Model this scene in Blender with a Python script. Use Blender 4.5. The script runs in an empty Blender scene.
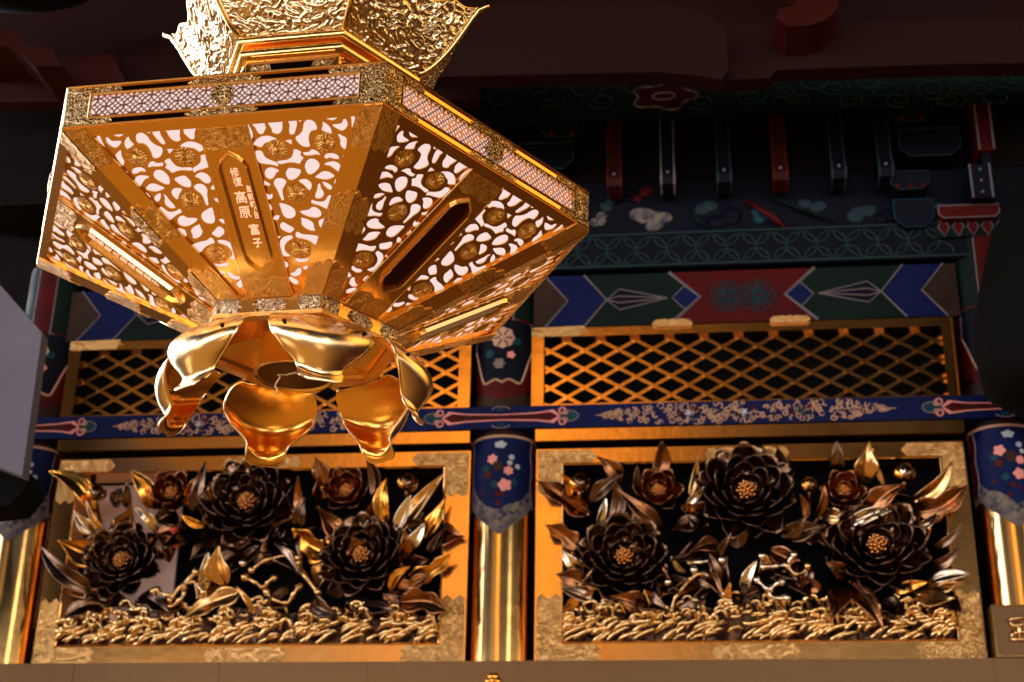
import bpy, math, random
from mathutils import Vector, Matrix, noise
random.seed(7)
PI = math.pi
scene = bpy.context.scene
COL = scene.collection

# ------------------------------------------------------------------ camera
F_PX, PITCH, ROLL, YAW = 1489.4, 0.410387, 0.018313, 0.117274
CAM = Vector((0, 0, 1.6))
cd = bpy.data.cameras.new('camera'); cam = bpy.data.objects.new('camera', cd); COL.objects.link(cam)
cd.sensor_width = 36; cd.lens = F_PX / 1024 * 36; cd.clip_start = 0.05; cd.clip_end = 200
cam.matrix_world = (Matrix.Translation(CAM) @ Matrix.Rotation(YAW, 4, 'Z') @
                    Matrix.Rotation(PI / 2 + PITCH, 4, 'X') @ Matrix.Rotation(ROLL, 4, 'Z'))
scene.camera = cam
RC = cam.matrix_world.to_3x3()
cd.dof.use_dof = True; cd.dof.focus_distance = 2.28; cd.dof.aperture_fstop = 8.5
def ray(px, py): return RC @ Vector(((px - 512) / F_PX, -(py - 341) / F_PX, -1))
def pt(px, py, Y):
    d = ray(px, py); return CAM + d * (Y / d.y)

scene.view_settings.view_transform = 'Standard'
scene.view_settings.look = 'None'
scene.view_settings.exposure = 0
scene.view_settings.gamma = 1
scene.view_settings.use_curve_mapping = False
scene.cycles.use_denoising = True
scene.cycles.max_bounces = 8
scene.cycles.glossy_bounces = 6
scene.cycles.sample_clamp_indirect = 4

# ------------------------------------------------------------------ materials
def lin(c):
    return tuple((x / 12.92 if x <= .04045 else ((x + .055) / 1.055) ** 2.4) for x in (v / 255 for v in c)) + (1,)
MATS = {}
def mat(name, rgb, rough=.5, metal=0., bump=None, var=None, emit=None, coat=0, patina=None):
    """bump=(kind, scale, strength, distance); var=(scale, amount, rgb2) mottles two colours of the surface itself"""
    m = bpy.data.materials.new(name); m.use_nodes = True; nt = m.node_tree; b = nt.nodes['Principled BSDF']
    N = nt.nodes.new; L = nt.links.new
    col = lin(rgb)
    b.inputs['Base Color'].default_value = col
    b.inputs['Roughness'].default_value = rough; b.inputs['Metallic'].default_value = metal
    b.inputs['Coat Weight'].default_value = coat
    if name.startswith(('paint_', 'lacquer', 'shadow')): b.inputs['Specular IOR Level'].default_value = .12
    tc = N('ShaderNodeTexCoord')
    if var:
        t = N('ShaderNodeTexNoise'); t.inputs['Scale'].default_value = var[0]; t.inputs['Detail'].default_value = 5
        L(tc.outputs['Object'], t.inputs['Vector'])
        r = N('ShaderNodeValToRGB'); r.color_ramp.elements[0].position = .5 - var[1] / 2; r.color_ramp.elements[1].position = .5 + var[1] / 2
        r.color_ramp.elements[0].color = col; r.color_ramp.elements[1].color = lin(var[2])
        L(t.outputs['Fac'], r.inputs['Fac']); L(r.outputs['Color'], b.inputs['Base Color'])
        mr = N('ShaderNodeMapRange'); mr.inputs['To Min'].default_value = rough * .75; mr.inputs['To Max'].default_value = min(1, rough * 1.3)
        L(t.outputs['Fac'], mr.inputs['Value']); L(mr.outputs['Result'], b.inputs['Roughness'])
    if bump:
        kind, sc, st, di = bump
        if kind == 'ring':      # punched ring ground
            t = N('ShaderNodeTexVoronoi'); t.inputs['Scale'].default_value = sc; L(tc.outputs['Object'], t.inputs['Vector']); h = t.outputs['Distance']
        elif kind == 'scroll':  # chased arabesque lines
            t0 = N('ShaderNodeTexNoise'); t0.inputs['Scale'].default_value = sc; t0.inputs['Detail'].default_value = 1; t0.inputs['Distortion'].default_value = 2.2
            L(tc.outputs['Object'], t0.inputs['Vector'])
            w = N('ShaderNodeMath'); w.operation = 'MULTIPLY'; w.inputs[1].default_value = 42; L(t0.outputs['Fac'], w.inputs[0])
            s = N('ShaderNodeMath'); s.operation = 'SINE'; L(w.outputs[0], s.inputs[0]); h = s.outputs[0]
            if patina:
                r = N('ShaderNodeValToRGB'); r.color_ramp.elements[0].position = .35; r.color_ramp.elements[1].position = .6
                r.color_ramp.elements[0].color = lin(patina); r.color_ramp.elements[1].color = col
                q = N('ShaderNodeMath'); q.operation = 'MULTIPLY_ADD'; q.inputs[1].default_value = .5; q.inputs[2].default_value = .5
                L(h, q.inputs[0]); L(q.outputs[0], r.inputs['Fac']); L(r.outputs['Color'], b.inputs['Base Color'])
        else:
            t = N('ShaderNodeTexNoise'); t.inputs['Scale'].default_value = sc; t.inputs['Detail'].default_value = 4; L(tc.outputs['Object'], t.inputs['Vector']); h = t.outputs['Fac']
        bp = N('ShaderNodeBump'); bp.inputs['Strength'].default_value = st; bp.inputs['Distance'].default_value = di
        L(h, bp.inputs['Height']); L(bp.outputs['Normal'], b.inputs['Normal'])
    if emit:
        b.inputs['Emission Color'].default_value = lin(emit[0]); b.inputs['Emission Strength'].default_value = emit[1]
    MATS[name] = m; return m

mat('gold', (252, 212, 146), .19, 1, ('noise', 60, .05, .002))
mat('gold_satin', (238, 184, 102), .24, 1, ('noise', 90, .12, .002))
mat('gold_punched', (236, 188, 112), .3, 1, ('scroll', 60, .45, .0010), patina=(222, 172, 98))
mat('gold_chased', (244, 214, 160), .26, 1, ('scroll', 75, .8, .0012), patina=(118, 88, 52))
mat('gold_relief', (250, 230, 194), .22, 1, ('noise', 90, .3, .003))
mat('black_patina', (26, 20, 16), .35, 1)
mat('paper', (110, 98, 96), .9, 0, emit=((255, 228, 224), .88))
mat('pierced_glow', (255, 214, 190), .6, 0, emit=((255, 214, 190), .55))  # characters emit light, imitating the lit lining seen through cuts
mat('silver_chased', (252, 236, 206), .22, 1, ('scroll', 90, .6, .0010), patina=(58, 42, 26))
mat('gold_pale', (250, 220, 172), .23, 1, ('noise', 45, .12, .003))  # paler gold for the feet, whitish highlights put into the colour
mat('gold_bounce', (248, 192, 100), .2, 1, ('noise', 45, .1, .003))  # more orange inside the feet, light bouncing there put into the colour
mat('gold_mirror', (232, 178, 92), .1, 1, ('noise', 40, .04, .002))
mat('lattice_gold', (176, 122, 66), .3, 1)
mat('brown_metal', (84, 46, 26), .35, 1)  # dark brown metal for the sunken cartouches and the cup base
mat('ink_white', (245, 225, 200), .5, .3)
mat('brass', (226, 172, 100), .17, 1, ('noise', 25, .1, .004), var=(6, .5, (200, 154, 98)))
mat('brass_pillar', (246, 200, 130), .16, 1, ('noise', 5, .12, .012))
mat('brass_chased', (214, 168, 106), .42, 1, ('scroll', 26, .6, .0016))
mat('brass_dull', (104, 80, 56), .42, 1, ('noise', 20, .2, .004))
mat('bronze_dark', (128, 102, 84), .2, 1, ('noise', 60, .25, .003), var=(14, .3, (84, 62, 50)))
mat('bronze_brown', (168, 112, 72), .22, 1, ('noise', 70, .3, .003), var=(12, .4, (120, 84, 62)))
mat('bronze_heart', (206, 146, 84), .12, 1)
mat('bronze_gold', (244, 178, 84), .2, 1, ('noise', 60, .25, .003))
mat('bronze_silver', (236, 222, 204), .16, 1, ('noise', 60, .2, .003))
mat('bronze_tan', (220, 178, 124), .22, 1, ('noise', 60, .25, .003))
mat('gilt_wave', (240, 204, 146), .13, 1, ('noise', 50, .25, .004))
mat('pink_board', (250, 214, 204), .8)
mat('coral', (196, 58, 36), .6)
mat('lacquer_black', (5, 5, 6), .9)
mat('lacquer_brown', (37, 11, 7), .55, var=(1.5, .6, (24, 7, 5)))  # beam lacquers darkened too, gloom under the roof put into their colour
mat('lacquer_red', (56, 13, 9), .5, var=(1.5, .6, (39, 9, 6)))
mat('paint_blue', (4, 18, 69), .55, var=(12, .4, (3, 14, 58)))
mat('paint_navy', (2, 7, 27), .6, var=(9, .5, (2, 5, 16)))  # shade of the eaves put into this navy and the green below
mat('paint_green', (4, 26, 22), .6, var=(9, .5, (3, 17, 16)))
mat('paint_teal', (22, 63, 78), .6, var=(30, .4, (12, 45, 60)))
mat('paint_red', (75, 6, 9), .55, var=(12, .4, (57, 5, 6)))
mat('paint_brown', (52, 36, 27), .6, var=(12, .5, (38, 24, 20)))
mat('paint_line', (107, 99, 108), .6)
mat('paint_line_shaded', (29, 49, 57), .6)  # outline paint of the upper facade, eaves shade put into its colour
mat('paint_pink', (213, 139, 133), .6)
mat('paint_lace', (193, 156, 130), .55, var=(20, .5, (156, 123, 110)))
mat('paint_white', (161, 168, 182), .6)
mat('paint_floral', (116, 107, 98), .6, var=(40, .25, (46, 49, 70)))
mat('paint_orange', (72, 22, 7), .6)
mat('board_grey', (100, 99, 118), .85, var=(3, .6, (92, 90, 111)))
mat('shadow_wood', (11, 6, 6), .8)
mat('straw', (255, 236, 200), .6)

# ------------------------------------------------------------------ mesh builder
def basis(t):
    t = Vector(t).normalized(); a = Vector((0, 0, 1)) if abs(t.z) < .9 else Vector((1, 0, 0))
    u = t.cross(a).normalized(); return u, t.cross(u).normalized()
class MB:
    def __init__(s): s.v = []; s.f = []; s.m = []; s.mats = []
    def mi(s, m):
        if m not in s.mats: s.mats.append(m)
        return s.mats.index(m)
    def add(s, vs, fs, m):
        k = len(s.v); s.v += [Vector(v) for v in vs]; i = s.mi(m)
        for f in fs: s.f.append(tuple(j + k for j in f)); s.m.append(i)
        return s
    def part(s):   # marks where a new piece begins
        s.cuts = getattr(s, 'cuts', []) + [(len(s.v), len(s.f))]
        return s
    def builds(s, name, parent=None, world=False, **k):
        cuts = [c for c in getattr(s, 'cuts', [])]; cuts = ([(0, 0)] if not cuts or cuts[0] != (0, 0) else []) + cuts + [(len(s.v), len(s.f))]; out = []
        for (v0, f0), (v1, f1) in zip(cuts, cuts[1:]):
            if f1 == f0: continue
            q = MB(); off = parent.location if world else Vector((0, 0, 0))
            q.v = [v - off for v in s.v[v0:v1]]; q.f = [tuple(i - v0 for i in f) for f in s.f[f0:f1]]
            for i in s.m[f0:f1]: q.m.append(q.mi(s.mats[i]))
            out.append(q.build(name, parent, **k))
        return out
    def box(s, a, b, m):
        x0, y0, z0 = a; x1, y1, z1 = b
        vs = [(x, y, z) for x in (x0, x1) for y in (y0, y1) for z in (z0, z1)]
        return s.add(vs, [(0, 1, 3, 2), (4, 6, 7, 5), (0, 4, 5, 1), (2, 3, 7, 6), (0, 2, 6, 4), (1, 5, 7, 3)], m)
    def hull8(s, q, m):   # 8 points: front ring of 4, back ring of 4
        return s.add(q, [(0, 1, 2, 3), (7, 6, 5, 4), (0, 4, 5, 1), (1, 5, 6, 2), (2, 6, 7, 3), (3, 7, 4, 0)], m)
    def prism(s, pts, d, m, cap=True):   # planar outline pts extruded by vector d
        n = len(pts); d = Vector(d); vs = [Vector(p) for p in pts] + [Vector(p) + d for p in pts]
        fs = [(i, (i + 1) % n, (i + 1) % n + n, i + n) for i in range(n)]
        if cap: fs += [tuple(range(n))[::-1], tuple(range(n, 2 * n))]
        return s.add(vs, fs, m)
    def grid(s, fn, nu, nv, m, closeu=False):
        vs = [fn(i / nu, j / nv) for j in range(nv + 1) for i in range(nu + (0 if closeu else 1))]
        w = nu if closeu else nu + 1
        fs = [(j * w + i, j * w + (i + 1) % w, (j + 1) * w + (i + 1) % w, (j + 1) * w + i) for j in range(nv) for i in range(nu)]
        return s.add(vs, fs, m)
    def tube(s, P, r, m, n=8, flat=1.):
        P = [Vector(p) for p in P]; R = r if isinstance(r, (list, tuple)) else [r] * len(P); vs = []
        u = None
        for i, p in enumerate(P):
            t = (P[min(i + 1, len(P) - 1)] - P[max(i - 1, 0)])
            if t.length < 1e-9: t = Vector((0, 0, 1))
            t.normalize()
            if u is None: u, w = basis(t)
            else:
                u = (u - t * u.dot(t)); u = u.normalized() if u.length > 1e-6 else basis(t)[0]; w = t.cross(u)
            for k in range(n):
                a = 2 * PI * k / n; vs.append(p + (u * math.cos(a) + w * math.sin(a) * flat) * R[i])
        fs = [(i * n + k, i * n + (k + 1) % n, (i + 1) * n + (k + 1) % n, (i + 1) * n + k) for i in range(len(P) - 1) for k in range(n)]
        fs += [tuple(range(n))[::-1], tuple(range((len(P) - 1) * n, len(P) * n))]
        return s.add(vs, fs, m)
    def lathe(s, prof, c, m, n=32, a0=0, a1=2 * PI, ax=None):
        full = abs(a1 - a0 - 2 * PI) < 1e-6; c = Vector(c)
        if ax is None: X, Y, Z = Vector((1, 0, 0)), Vector((0, 1, 0)), Vector((0, 0, 1))
        else: Z = Vector(ax).normalized(); X, Y = basis(Z)
        w = n if full else n + 1
        vs = [c + (X * math.cos(a0 + (a1 - a0) * k / n) + Y * math.sin(a0 + (a1 - a0) * k / n)) * r + Z * z for r, z in prof for k in range(w)]
        fs = [(j * w + k, j * w + (k + 1) % w, (j + 1) * w + (k + 1) % w, (j + 1) * w + k) for j in range(len(prof) - 1) for k in range(n)]
        return s.add(vs, fs, m)
    def ball(s, c, r, m, n=10, k=6, sc=(1, 1, 1)):
        c = Vector(c)
        def fn(u, v):
            a = 2 * PI * u; b = PI * v
            return c + Vector((r * sc[0] * math.sin(b) * math.cos(a), r * sc[1] * math.sin(b) * math.sin(a), r * sc[2] * math.cos(b)))
        return s.grid(fn, n, k, m, closeu=True)
    def build(s, name, parent=None, smooth=False, loc=None, solid=None, sub=0):
        me = bpy.data.meshes.new(name); o = bpy.data.objects.new(name, me)
        L = Vector(loc) if loc is not None else Vector((0, 0, 0))
        me.from_pydata([v - L for v in s.v], [], s.f)
        for m in s.mats: me.materials.append(MATS[m])
        me.polygons.foreach_set('material_index', s.m)
        me.validate(); me.update()
        import bmesh
        bm = bmesh.new(); bm.from_mesh(me); bmesh.ops.recalc_face_normals(bm, faces=bm.faces); bm.to_mesh(me); bm.free()
        if smooth is True: me.polygons.foreach_set('use_smooth', [True] * len(me.polygons))
        elif smooth:
            me.polygons.foreach_set('use_smooth', [True] * len(me.polygons)); me.set_sharp_from_angle(angle=smooth)
        COL.objects.link(o); o.location = L
        if parent:
            o.parent = parent
            o.location = L
        if solid:
            md = o.modifiers.new('solid', 'SOLIDIFY'); md.thickness = solid; md.offset = 0
        if sub:
            md = o.modifiers.new('sub', 'SUBSURF'); md.levels = sub; md.render_levels = sub
        return o
def tag(o, label=None, cat=None, group=None, kind=None):
    if label: o['label'] = label
    if cat: o['category'] = cat
    if group: o['group'] = group
    if kind: o['kind'] = kind
    return o
def root(name, loc, label, cat, rz=0, group=None):
    o = bpy.data.objects.new(name, None); COL.objects.link(o); o.location = loc; o.rotation_euler = (0, 0, rz); o.empty_display_size = .1
    return tag(o, label, cat, group)
def wpart(mb, name, parent, **k):   # part given in world coordinates under an unrotated root
    for i, v in enumerate(mb.v): mb.v[i] = v - parent.location
    return mb.build(name, parent, **k)
def cutplate(outer, holes, thick):
    """sheet with holes: 2D outlines -> (verts, faces), z from -thick/2 to thick/2"""
    cu = bpy.data.curves.new('t', 'CURVE'); cu.dimensions = '2D'; cu.fill_mode = 'BOTH'; cu.extrude = thick / 2
    for pl in [outer] + holes:
        sp = cu.splines.new('POLY'); sp.points.add(len(pl) - 1)
        for q, p in zip(sp.points, pl): q.co = (p[0], p[1], 0, 1)
        sp.use_cyclic_u = True
    o = bpy.data.objects.new('t', cu); COL.objects.link(o)
    me = bpy.data.meshes.new_from_object(o.evaluated_get(bpy.context.evaluated_depsgraph_get()))
    vs = [v.co.copy() for v in me.vertices]; fs = [tuple(p.vertices) for p in me.polygons]
    bpy.data.objects.remove(o); bpy.data.curves.remove(cu); bpy.data.meshes.remove(me)
    return vs, fs
def smooth_loop(P, k=3):
    out = []; n = len(P)
    for i in range(n):
        p0, p1, p2, p3 = P[i - 1], P[i], P[(i + 1) % n], P[(i + 2) % n]
        for j in range(k):
            t = j / k
            out.append(tuple(.5 * (2 * p1[a] + (p2[a] - p0[a]) * t + (2 * p0[a] - 5 * p1[a] + 4 * p2[a] - p3[a]) * t * t + (3 * p1[a] - p0[a] - 3 * p2[a] + p3[a]) * t ** 3) for a in (0, 1)))
    return out
def textmesh(txt, size, thick):
    cu = bpy.data.curves.new('t', 'FONT'); cu.body = txt; cu.size = size; cu.extrude = thick / 2; cu.align_x = 'CENTER'; cu.align_y = 'CENTER'; cu.resolution_u = 3
    o = bpy.data.objects.new('t', cu); COL.objects.link(o)
    me = bpy.data.meshes.new_from_object(o.evaluated_get(bpy.context.evaluated_depsgraph_get()))
    vs = [v.co.copy() for v in me.vertices]; fs = [tuple(p.vertices) for p in me.polygons]
    bpy.data.objects.remove(o); bpy.data.curves.remove(cu); bpy.data.meshes.remove(me)
    return vs, fs

# ------------------------------------------------------------------ daylight (sky low under the eaves, warm courtyard below, patches added for gleams)
def build_world():
    w = bpy.data.worlds.new('world'); scene.world = w; w.use_nodes = True; nt = w.node_tree; N = nt.nodes.new; L = nt.links.new
    bg = nt.nodes['Background']; tc = N('ShaderNodeTexCoord'); sx = N('ShaderNodeSeparateXYZ'); L(tc.outputs['Generated'], sx.inputs[0])
    def M(op, a, b=None, c=None):
        n = N('ShaderNodeMath'); n.operation = op
        for i, x in enumerate((a, b, c)):
            if x is None: continue
            if isinstance(x, (int, float)): n.inputs[i].default_value = x
            else: L(x, n.inputs[i])
        return n.outputs[0]
    ny = M('MULTIPLY', sx.outputs['Y'], -1)
    az = M('MULTIPLY', M('ARCTAN2', sx.outputs['X'], ny), 180 / PI)
    el = M('MULTIPLY', M('ARCSINE', sx.outputs['Z']), 180 / PI)
    acc = None
    def addc(fac, rgb, k):
        nonlocal acc
        v = N('ShaderNodeVectorMath'); v.operation = 'SCALE'; v.inputs[0].default_value = [c * k for c in lin(rgb)[:3]]; L(fac, v.inputs['Scale'])
        if acc is None: acc = v.outputs[0]
        else:
            a = N('ShaderNodeVectorMath'); a.operation = 'ADD'; L(acc, a.inputs[0]); L(v.outputs[0], a.inputs[1]); acc = a.outputs[0]
    for (a, e, sa, se, rgb, k) in WORLD:
        d = M('SUBTRACT', az, a)
        d = M('ABSOLUTE', d); d = M('MINIMUM', d, M('SUBTRACT', 360, d))
        q = M('ADD', M('POWER', M('DIVIDE', d, sa), 4), M('POWER', M('ABSOLUTE', M('DIVIDE', M('SUBTRACT', el, e), se)), 4))
        addc(M('EXPONENT', M('MULTIPLY', q, -1)), rgb, k)
    L(acc, bg.inputs['Color']); bg.inputs['Strength'].default_value = 1
WORLD = [  # azimuth from the viewer's back (right positive), elevation, half widths, colour, strength
    (0, 0, 400, 400, (120, 110, 110), .010),
    (-60, -62, 130, 46, (255, 182, 86), .50),     # sunlit courtyard paving, warm
    (130, -50, 60, 46, (150, 84, 60), .16),       # paving in the hall's shade
    (-32, -14, 9, 4, (255, 226, 180), 3.0),       # bright spots towards the ground, added for glints in the metal
    (22, -24, 9, 5, (255, 206, 140), 2.4),
    (-70, -30, 12, 6, (255, 214, 160), 2.2),
    (-18, -1.5, 60, 7.5, (255, 246, 240), 5.5),    # bright band of sky between ground and eaves
    (-7, 18, 5.0, 7, (255, 176, 70), 2.4),        # added warm patch, makes the orange gleam on the brass frames
    (-15, 15, 15, 7, (250, 190, 120), .40),
    (-62, 12, 9, 9, (250, 248, 255), 8.0),  # added bright patch for highlights on the metal
    (36, 9, 5, 5, (255, 236, 206), 5.0),  # another added patch, for glints on the right
    (-124, 19, 38, 15, (244, 244, 255), 12.0),     # open sky to the left
    (104, 24, 26, 18, (255, 196, 100), 2.3),       # sunlit gilded hall to the right
    (64, 4, 34, 7, (255, 225, 190), 1.2),
]
build_world()

# ================================================================== THE HANGING LANTERN
LC = Vector((-0.57393, 2.04933, 2.66962)); LY = -0.056311
lantern = root('hanging_lantern', LC, 'large gilt hexagonal hanging lantern with openwork panels and curled feet', 'lantern', rz=LY)
RM = Matrix.Rotation(LY, 3, 'Z'); RMI = RM.inverted()
R0, HB, RCO, HC = .45, .065, .1573, .1478      # rim radius, band height, collar radius, cone height
C3 = math.cos(PI / 6)
def copies(o, n=6, skip=()):
    """o built for the face toward the viewer; the other five copied round the axis, with children"""
    out = [o]
    for k in range(1, n):
        if k in skip: out.append(None); continue
        c = o.copy(); COL.objects.link(c); c.parent = o.parent; c.rotation_euler = (0, 0, k * PI / 3); out.append(c)
        for ch in list(o.children):
            d = ch.copy(); COL.objects.link(d); d.parent = c
    return out
# face frame: u along the rim, v down the slope, n out of the sheet
FO = Vector((0, -R0 * C3, 0)); FU = Vector((1, 0, 0))
FV = Vector((0, (R0 - RCO) * C3, -HC)); SL = FV.length; FV.normalize(); FN = Vector((0, FV.z, -FV.y))
def face(u, v, n=0): return FO + FU * u + FV * v + FN * n
def px2face(px, py):
    d = RMI @ ray(px, py); o = RMI @ (CAM - LC)
    t = (FO - o).dot(FN) / d.dot(FN); P = o + d * t - FO
    return P.dot(FU), P.dot(FV)
def hw(v): return R0 / 2 - (R0 - RCO) / 2 * v / SL
K = 1023 / 75
HOLES = [((90, 120), [
 [(90,230),(125,215),(150,270),(205,390),(170,385),(100,320)],
 [(215,245),(250,250),(300,290),(415,290),(400,340),(340,385),(270,355),(225,310)],
 [(295,190),(460,180),(420,225),(380,235),(330,220)],
 [(520,235),(545,285),(590,340),(520,395),(490,395),(465,330),(485,270)],
 [(415,420),(430,500),(465,570),(445,625),(410,600),(345,500),(365,460)],
 [(625,240),(650,195),(710,185),(770,220),(830,300),(900,350),(970,380),(980,440),(940,510),(860,520),(830,450),(790,380),(730,330),(650,320)],
 [(735,150),(820,145),(815,190),(780,180)],
 [(850,150),(940,140),(960,210),(1005,280),(1020,330),(970,330),(900,260),(855,200)]]),
 ((140, 120), [
 [(310,125),(520,105),(535,230),(550,270),(500,300),(440,280),(390,230),(360,170)],
 [(600,100),(755,90),(740,170),(735,260),(680,265),(630,220),(600,190)],
 [(800,100),(830,110),(850,200),(880,320),(840,290),(805,220)],
 [(545,375),(600,320),(680,300),(780,320),(880,385),(860,410),(800,440),(740,400),(650,385)],
 [(360,400),(455,400),(395,470)]]),
 ((150, 155), [
 [(195,95),(260,55),(300,100),(350,150),(430,175),(555,175),(550,220),(430,215),(350,230),(300,250),(250,210),(205,180),(225,140)],
 [(690,15),(780,15),(810,150),(740,190),(640,220),(600,245),(580,190),(650,140),(690,90)],
 [(330,335),(400,300),(470,290),(540,350),(555,400),(540,445),(470,440),(390,400)],
 [(290,510),(330,460),(430,470),(395,540),(370,610),(330,590),(300,550)],
 [(610,300),(660,255),(720,245),(790,280),(825,350),(790,395),(730,380),(670,330)],
 [(595,450),(640,405),(720,410),(775,470),(775,540),(785,620),(790,690),(755,680),(735,620),(700,550),(640,500)],
 [(820,460),(870,400),(905,460),(850,485)],
 [(870,585),(900,600),(960,575),(965,655),(910,650),(880,620)]]),
 ((110, 155), [
 [(515,175),(540,110),(590,90),(620,110),(670,115),(710,110),(720,145),(690,160),(640,165),(570,165)],
 [(300,250),(310,200),(370,175),(440,180),(480,215),(465,240),(420,230),(380,250),(330,265)],
 [(345,320),(400,285),(500,290),(530,315),(470,340),(430,400),(395,440),(345,390)],
 [(590,270),(620,220),(680,210),(740,240),(800,310),(805,400),(740,400),(660,360),(610,320)],
 [(490,470),(530,410),(600,395),(680,425),(740,455),(690,485),(620,505),(540,495)],
 [(190,240),(215,215),(245,240),(240,275)],
 [(475,530),(500,520),(545,570),(545,590),(500,560)],
 [(600,590),(630,550),(685,530),(680,610),(640,645),(605,620)]]),
 ((160, 195), [
 [(45,0),(85,20),(120,70),(170,120),(205,175),(150,190),(90,160),(60,110),(65,60)],
 [(0,170),(40,180),(100,225),(160,235),(230,215),(260,195),(290,240),(220,280),(170,320),(120,350),(60,290),(0,235)],
 [(240,350),(270,300),(320,290),(370,315),(500,325),(470,380),(400,420),(330,435),(260,410)],
 [(560,290),(600,230),(700,180),(725,240),(745,340),(720,390),(650,395),(590,360)],
 [(830,180),(860,180),(875,265),(840,240)],
 [(800,340),(850,335),(905,375),(870,400),(830,380)],
 [(420,500),(450,450),(530,410),(550,450),(575,510),(530,580),(455,600),(440,550)],
 [(705,535),(750,480),(800,435),(860,470),(870,530),(800,585),(750,570)],
 [(235,460),(290,465),(340,490),(360,570),(300,530)]]),
 ((185, 235), [
 [(105,140),(200,100),(290,80),(350,40),(400,110),(330,140),(260,180),(210,240),(150,190)],
 [(450,80),(540,80),(620,120),(670,190),(710,320),(650,345),(610,335),(640,270),(610,200),(540,150),(460,120)],
 [(590,70),(640,60),(640,100)],
 [(400,400),(480,385),(580,390),(560,440),(450,445)],
 [(700,430),(725,395),(765,495),(720,480)],
 [(455,490),(540,510),(540,550),(490,540)],
 [(570,530),(600,515),(680,560),(750,575),(720,620),(640,610),(590,570)],
 [(700,680),(760,615),(800,640),(790,700),(740,730)]])]
holes = []
for (ox, oy), hs in HOLES:
    for h in hs:
        q = [px2face(ox + x / K, oy + y / K) for x, y in h]
        if len(q) > 4: q = smooth_loop(q, 3)
        cx = sum(p[0] for p in q) / len(q); cy = sum(p[1] for p in q) / len(q)
        q = [(cx + (x - cx) * 1.03, cy + (y - cy) * 1.03) for x, y in q]
        q = [(max(-hw(y) + .012, min(-.012, x)), max(.006, min(SL - .004, y))) for x, y in q]
        holes.append(q); holes.append([(-x, y) for x, y in q][::-1])
vs, fs = cutplate([(-R0 / 2, 0), (R0 / 2, 0), (RCO / 2, SL), (-RCO / 2, SL)], holes, .002)
mb = MB(); mb.add([face(v.x, v.y, -.002 + v.z) for v in vs], fs, 'gold_satin')
DISKS = [(137, 157, .0165), (184.5, 156.5, .0165), (190, 201, .0165), (216.5, 255, .0175)]
for dx, dy, r in DISKS:   # low chrysanthemum bosses on the openwork
    u0, v0 = px2face(dx, dy)
    for s in (1, -1):
        def fn(a, b):
            t = 2 * PI * a; rr = r * b * .92
            return face(s * u0 + rr * math.cos(t), v0 + rr * math.sin(t), -.0008 + .0012 * (1 - b * b) + .0005 * math.cos(16 * t) * b * (1 - b) * 4)
        mb.grid(fn, 64, 5, 'gold_punched', closeu=True)
panel = mb.build('openwork_panel', lantern)
panels = copies(panel)
# pale lining lit by the lamp inside
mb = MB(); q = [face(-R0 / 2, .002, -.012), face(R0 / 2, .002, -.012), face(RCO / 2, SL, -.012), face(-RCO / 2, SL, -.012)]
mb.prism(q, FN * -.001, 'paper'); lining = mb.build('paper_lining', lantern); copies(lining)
# raised strap along every ridge, folded over the two faces
def edge_u(side, v, off): return side * (hw(v) - off)
mb = MB(); bw = .0325
sec = []
for v, w in ((0, bw), (SL, bw)):
    o = -R0 / 2 + (R0 - RCO) / 2 * v / SL
    P = Vector((o * 1, 0, 0))
    outer = face(-hw(v), v, .0025); inner = face(-hw(v) + w, v, .0035); innb = face(-hw(v) + w, v, -.001)
    Rm = Matrix.Rotation(-PI / 3, 3, 'Z')
    inner2 = Rm @ face(hw(v) - w, v, .0035); innb2 = Rm @ face(hw(v) - w, v, -.001)
    back = face(-hw(v), v, -.003)
    sec.append([innb, inner, outer, inner2, innb2, back])
vs = sec[0] + sec[1]
mb.add(vs, [(i, (i + 1) % 6, (i + 1) % 6 + 6, i + 6) for i in range(6)] + [(0, 1, 2, 3, 4, 5), (11, 10, 9, 8, 7, 6)], 'gold_satin')
strap = mb.build('ridge_strap', lantern)
mb = MB()
def scallop_piece(v0, v1, n=18, hgt=.0048, tongue=.012):
    """chased plate on the strap, cloud-shaped ends, on both faces of the ridge"""
    for side in (1, 2):
        top = []
        for i in range(n + 1):
            a = i / n; u = a * (bw - .002)
            e = tongue * (abs(math.sin(a * PI * 2.0)) * .6 + (1 - a) * .6)
            top.append((u, v1 + e if v1 < SL - .001 else v1, v0 - (e if v0 > .001 else 0)))
        for i in range(n):
            (ua, va, wa), (ub, vb, wb) = top[i], top[i + 1]
            def pp(u, v, h):
                v = max(0, min(SL, v)); P = face(-hw(v) + u, v, h)
                return P if side == 1 else Matrix.Rotation(-PI / 3, 3, 'Z') @ face(hw(v) - u, v, h)
            mb.add([pp(ua, wa, hgt), pp(ub, wb, hgt), pp(ub, vb, hgt), pp(ua, va, hgt), pp(ua, wa, .002), pp(ub, wb, .002), pp(ub, vb, .002), pp(ua, va, .002)],
                   [(0, 1, 2, 3), (3, 2, 6, 7), (0, 4, 5, 1)] + ([(1, 5, 6, 2)] if i == n - 1 else []), 'gold_punched')
scallop_piece(0, .05); mb.part(); scallop_piece(SL * .47, SL * .60); mb.part(); scallop_piece(SL - .045, SL)
mb.builds('chased_mount', strap)
copies(strap)
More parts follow.
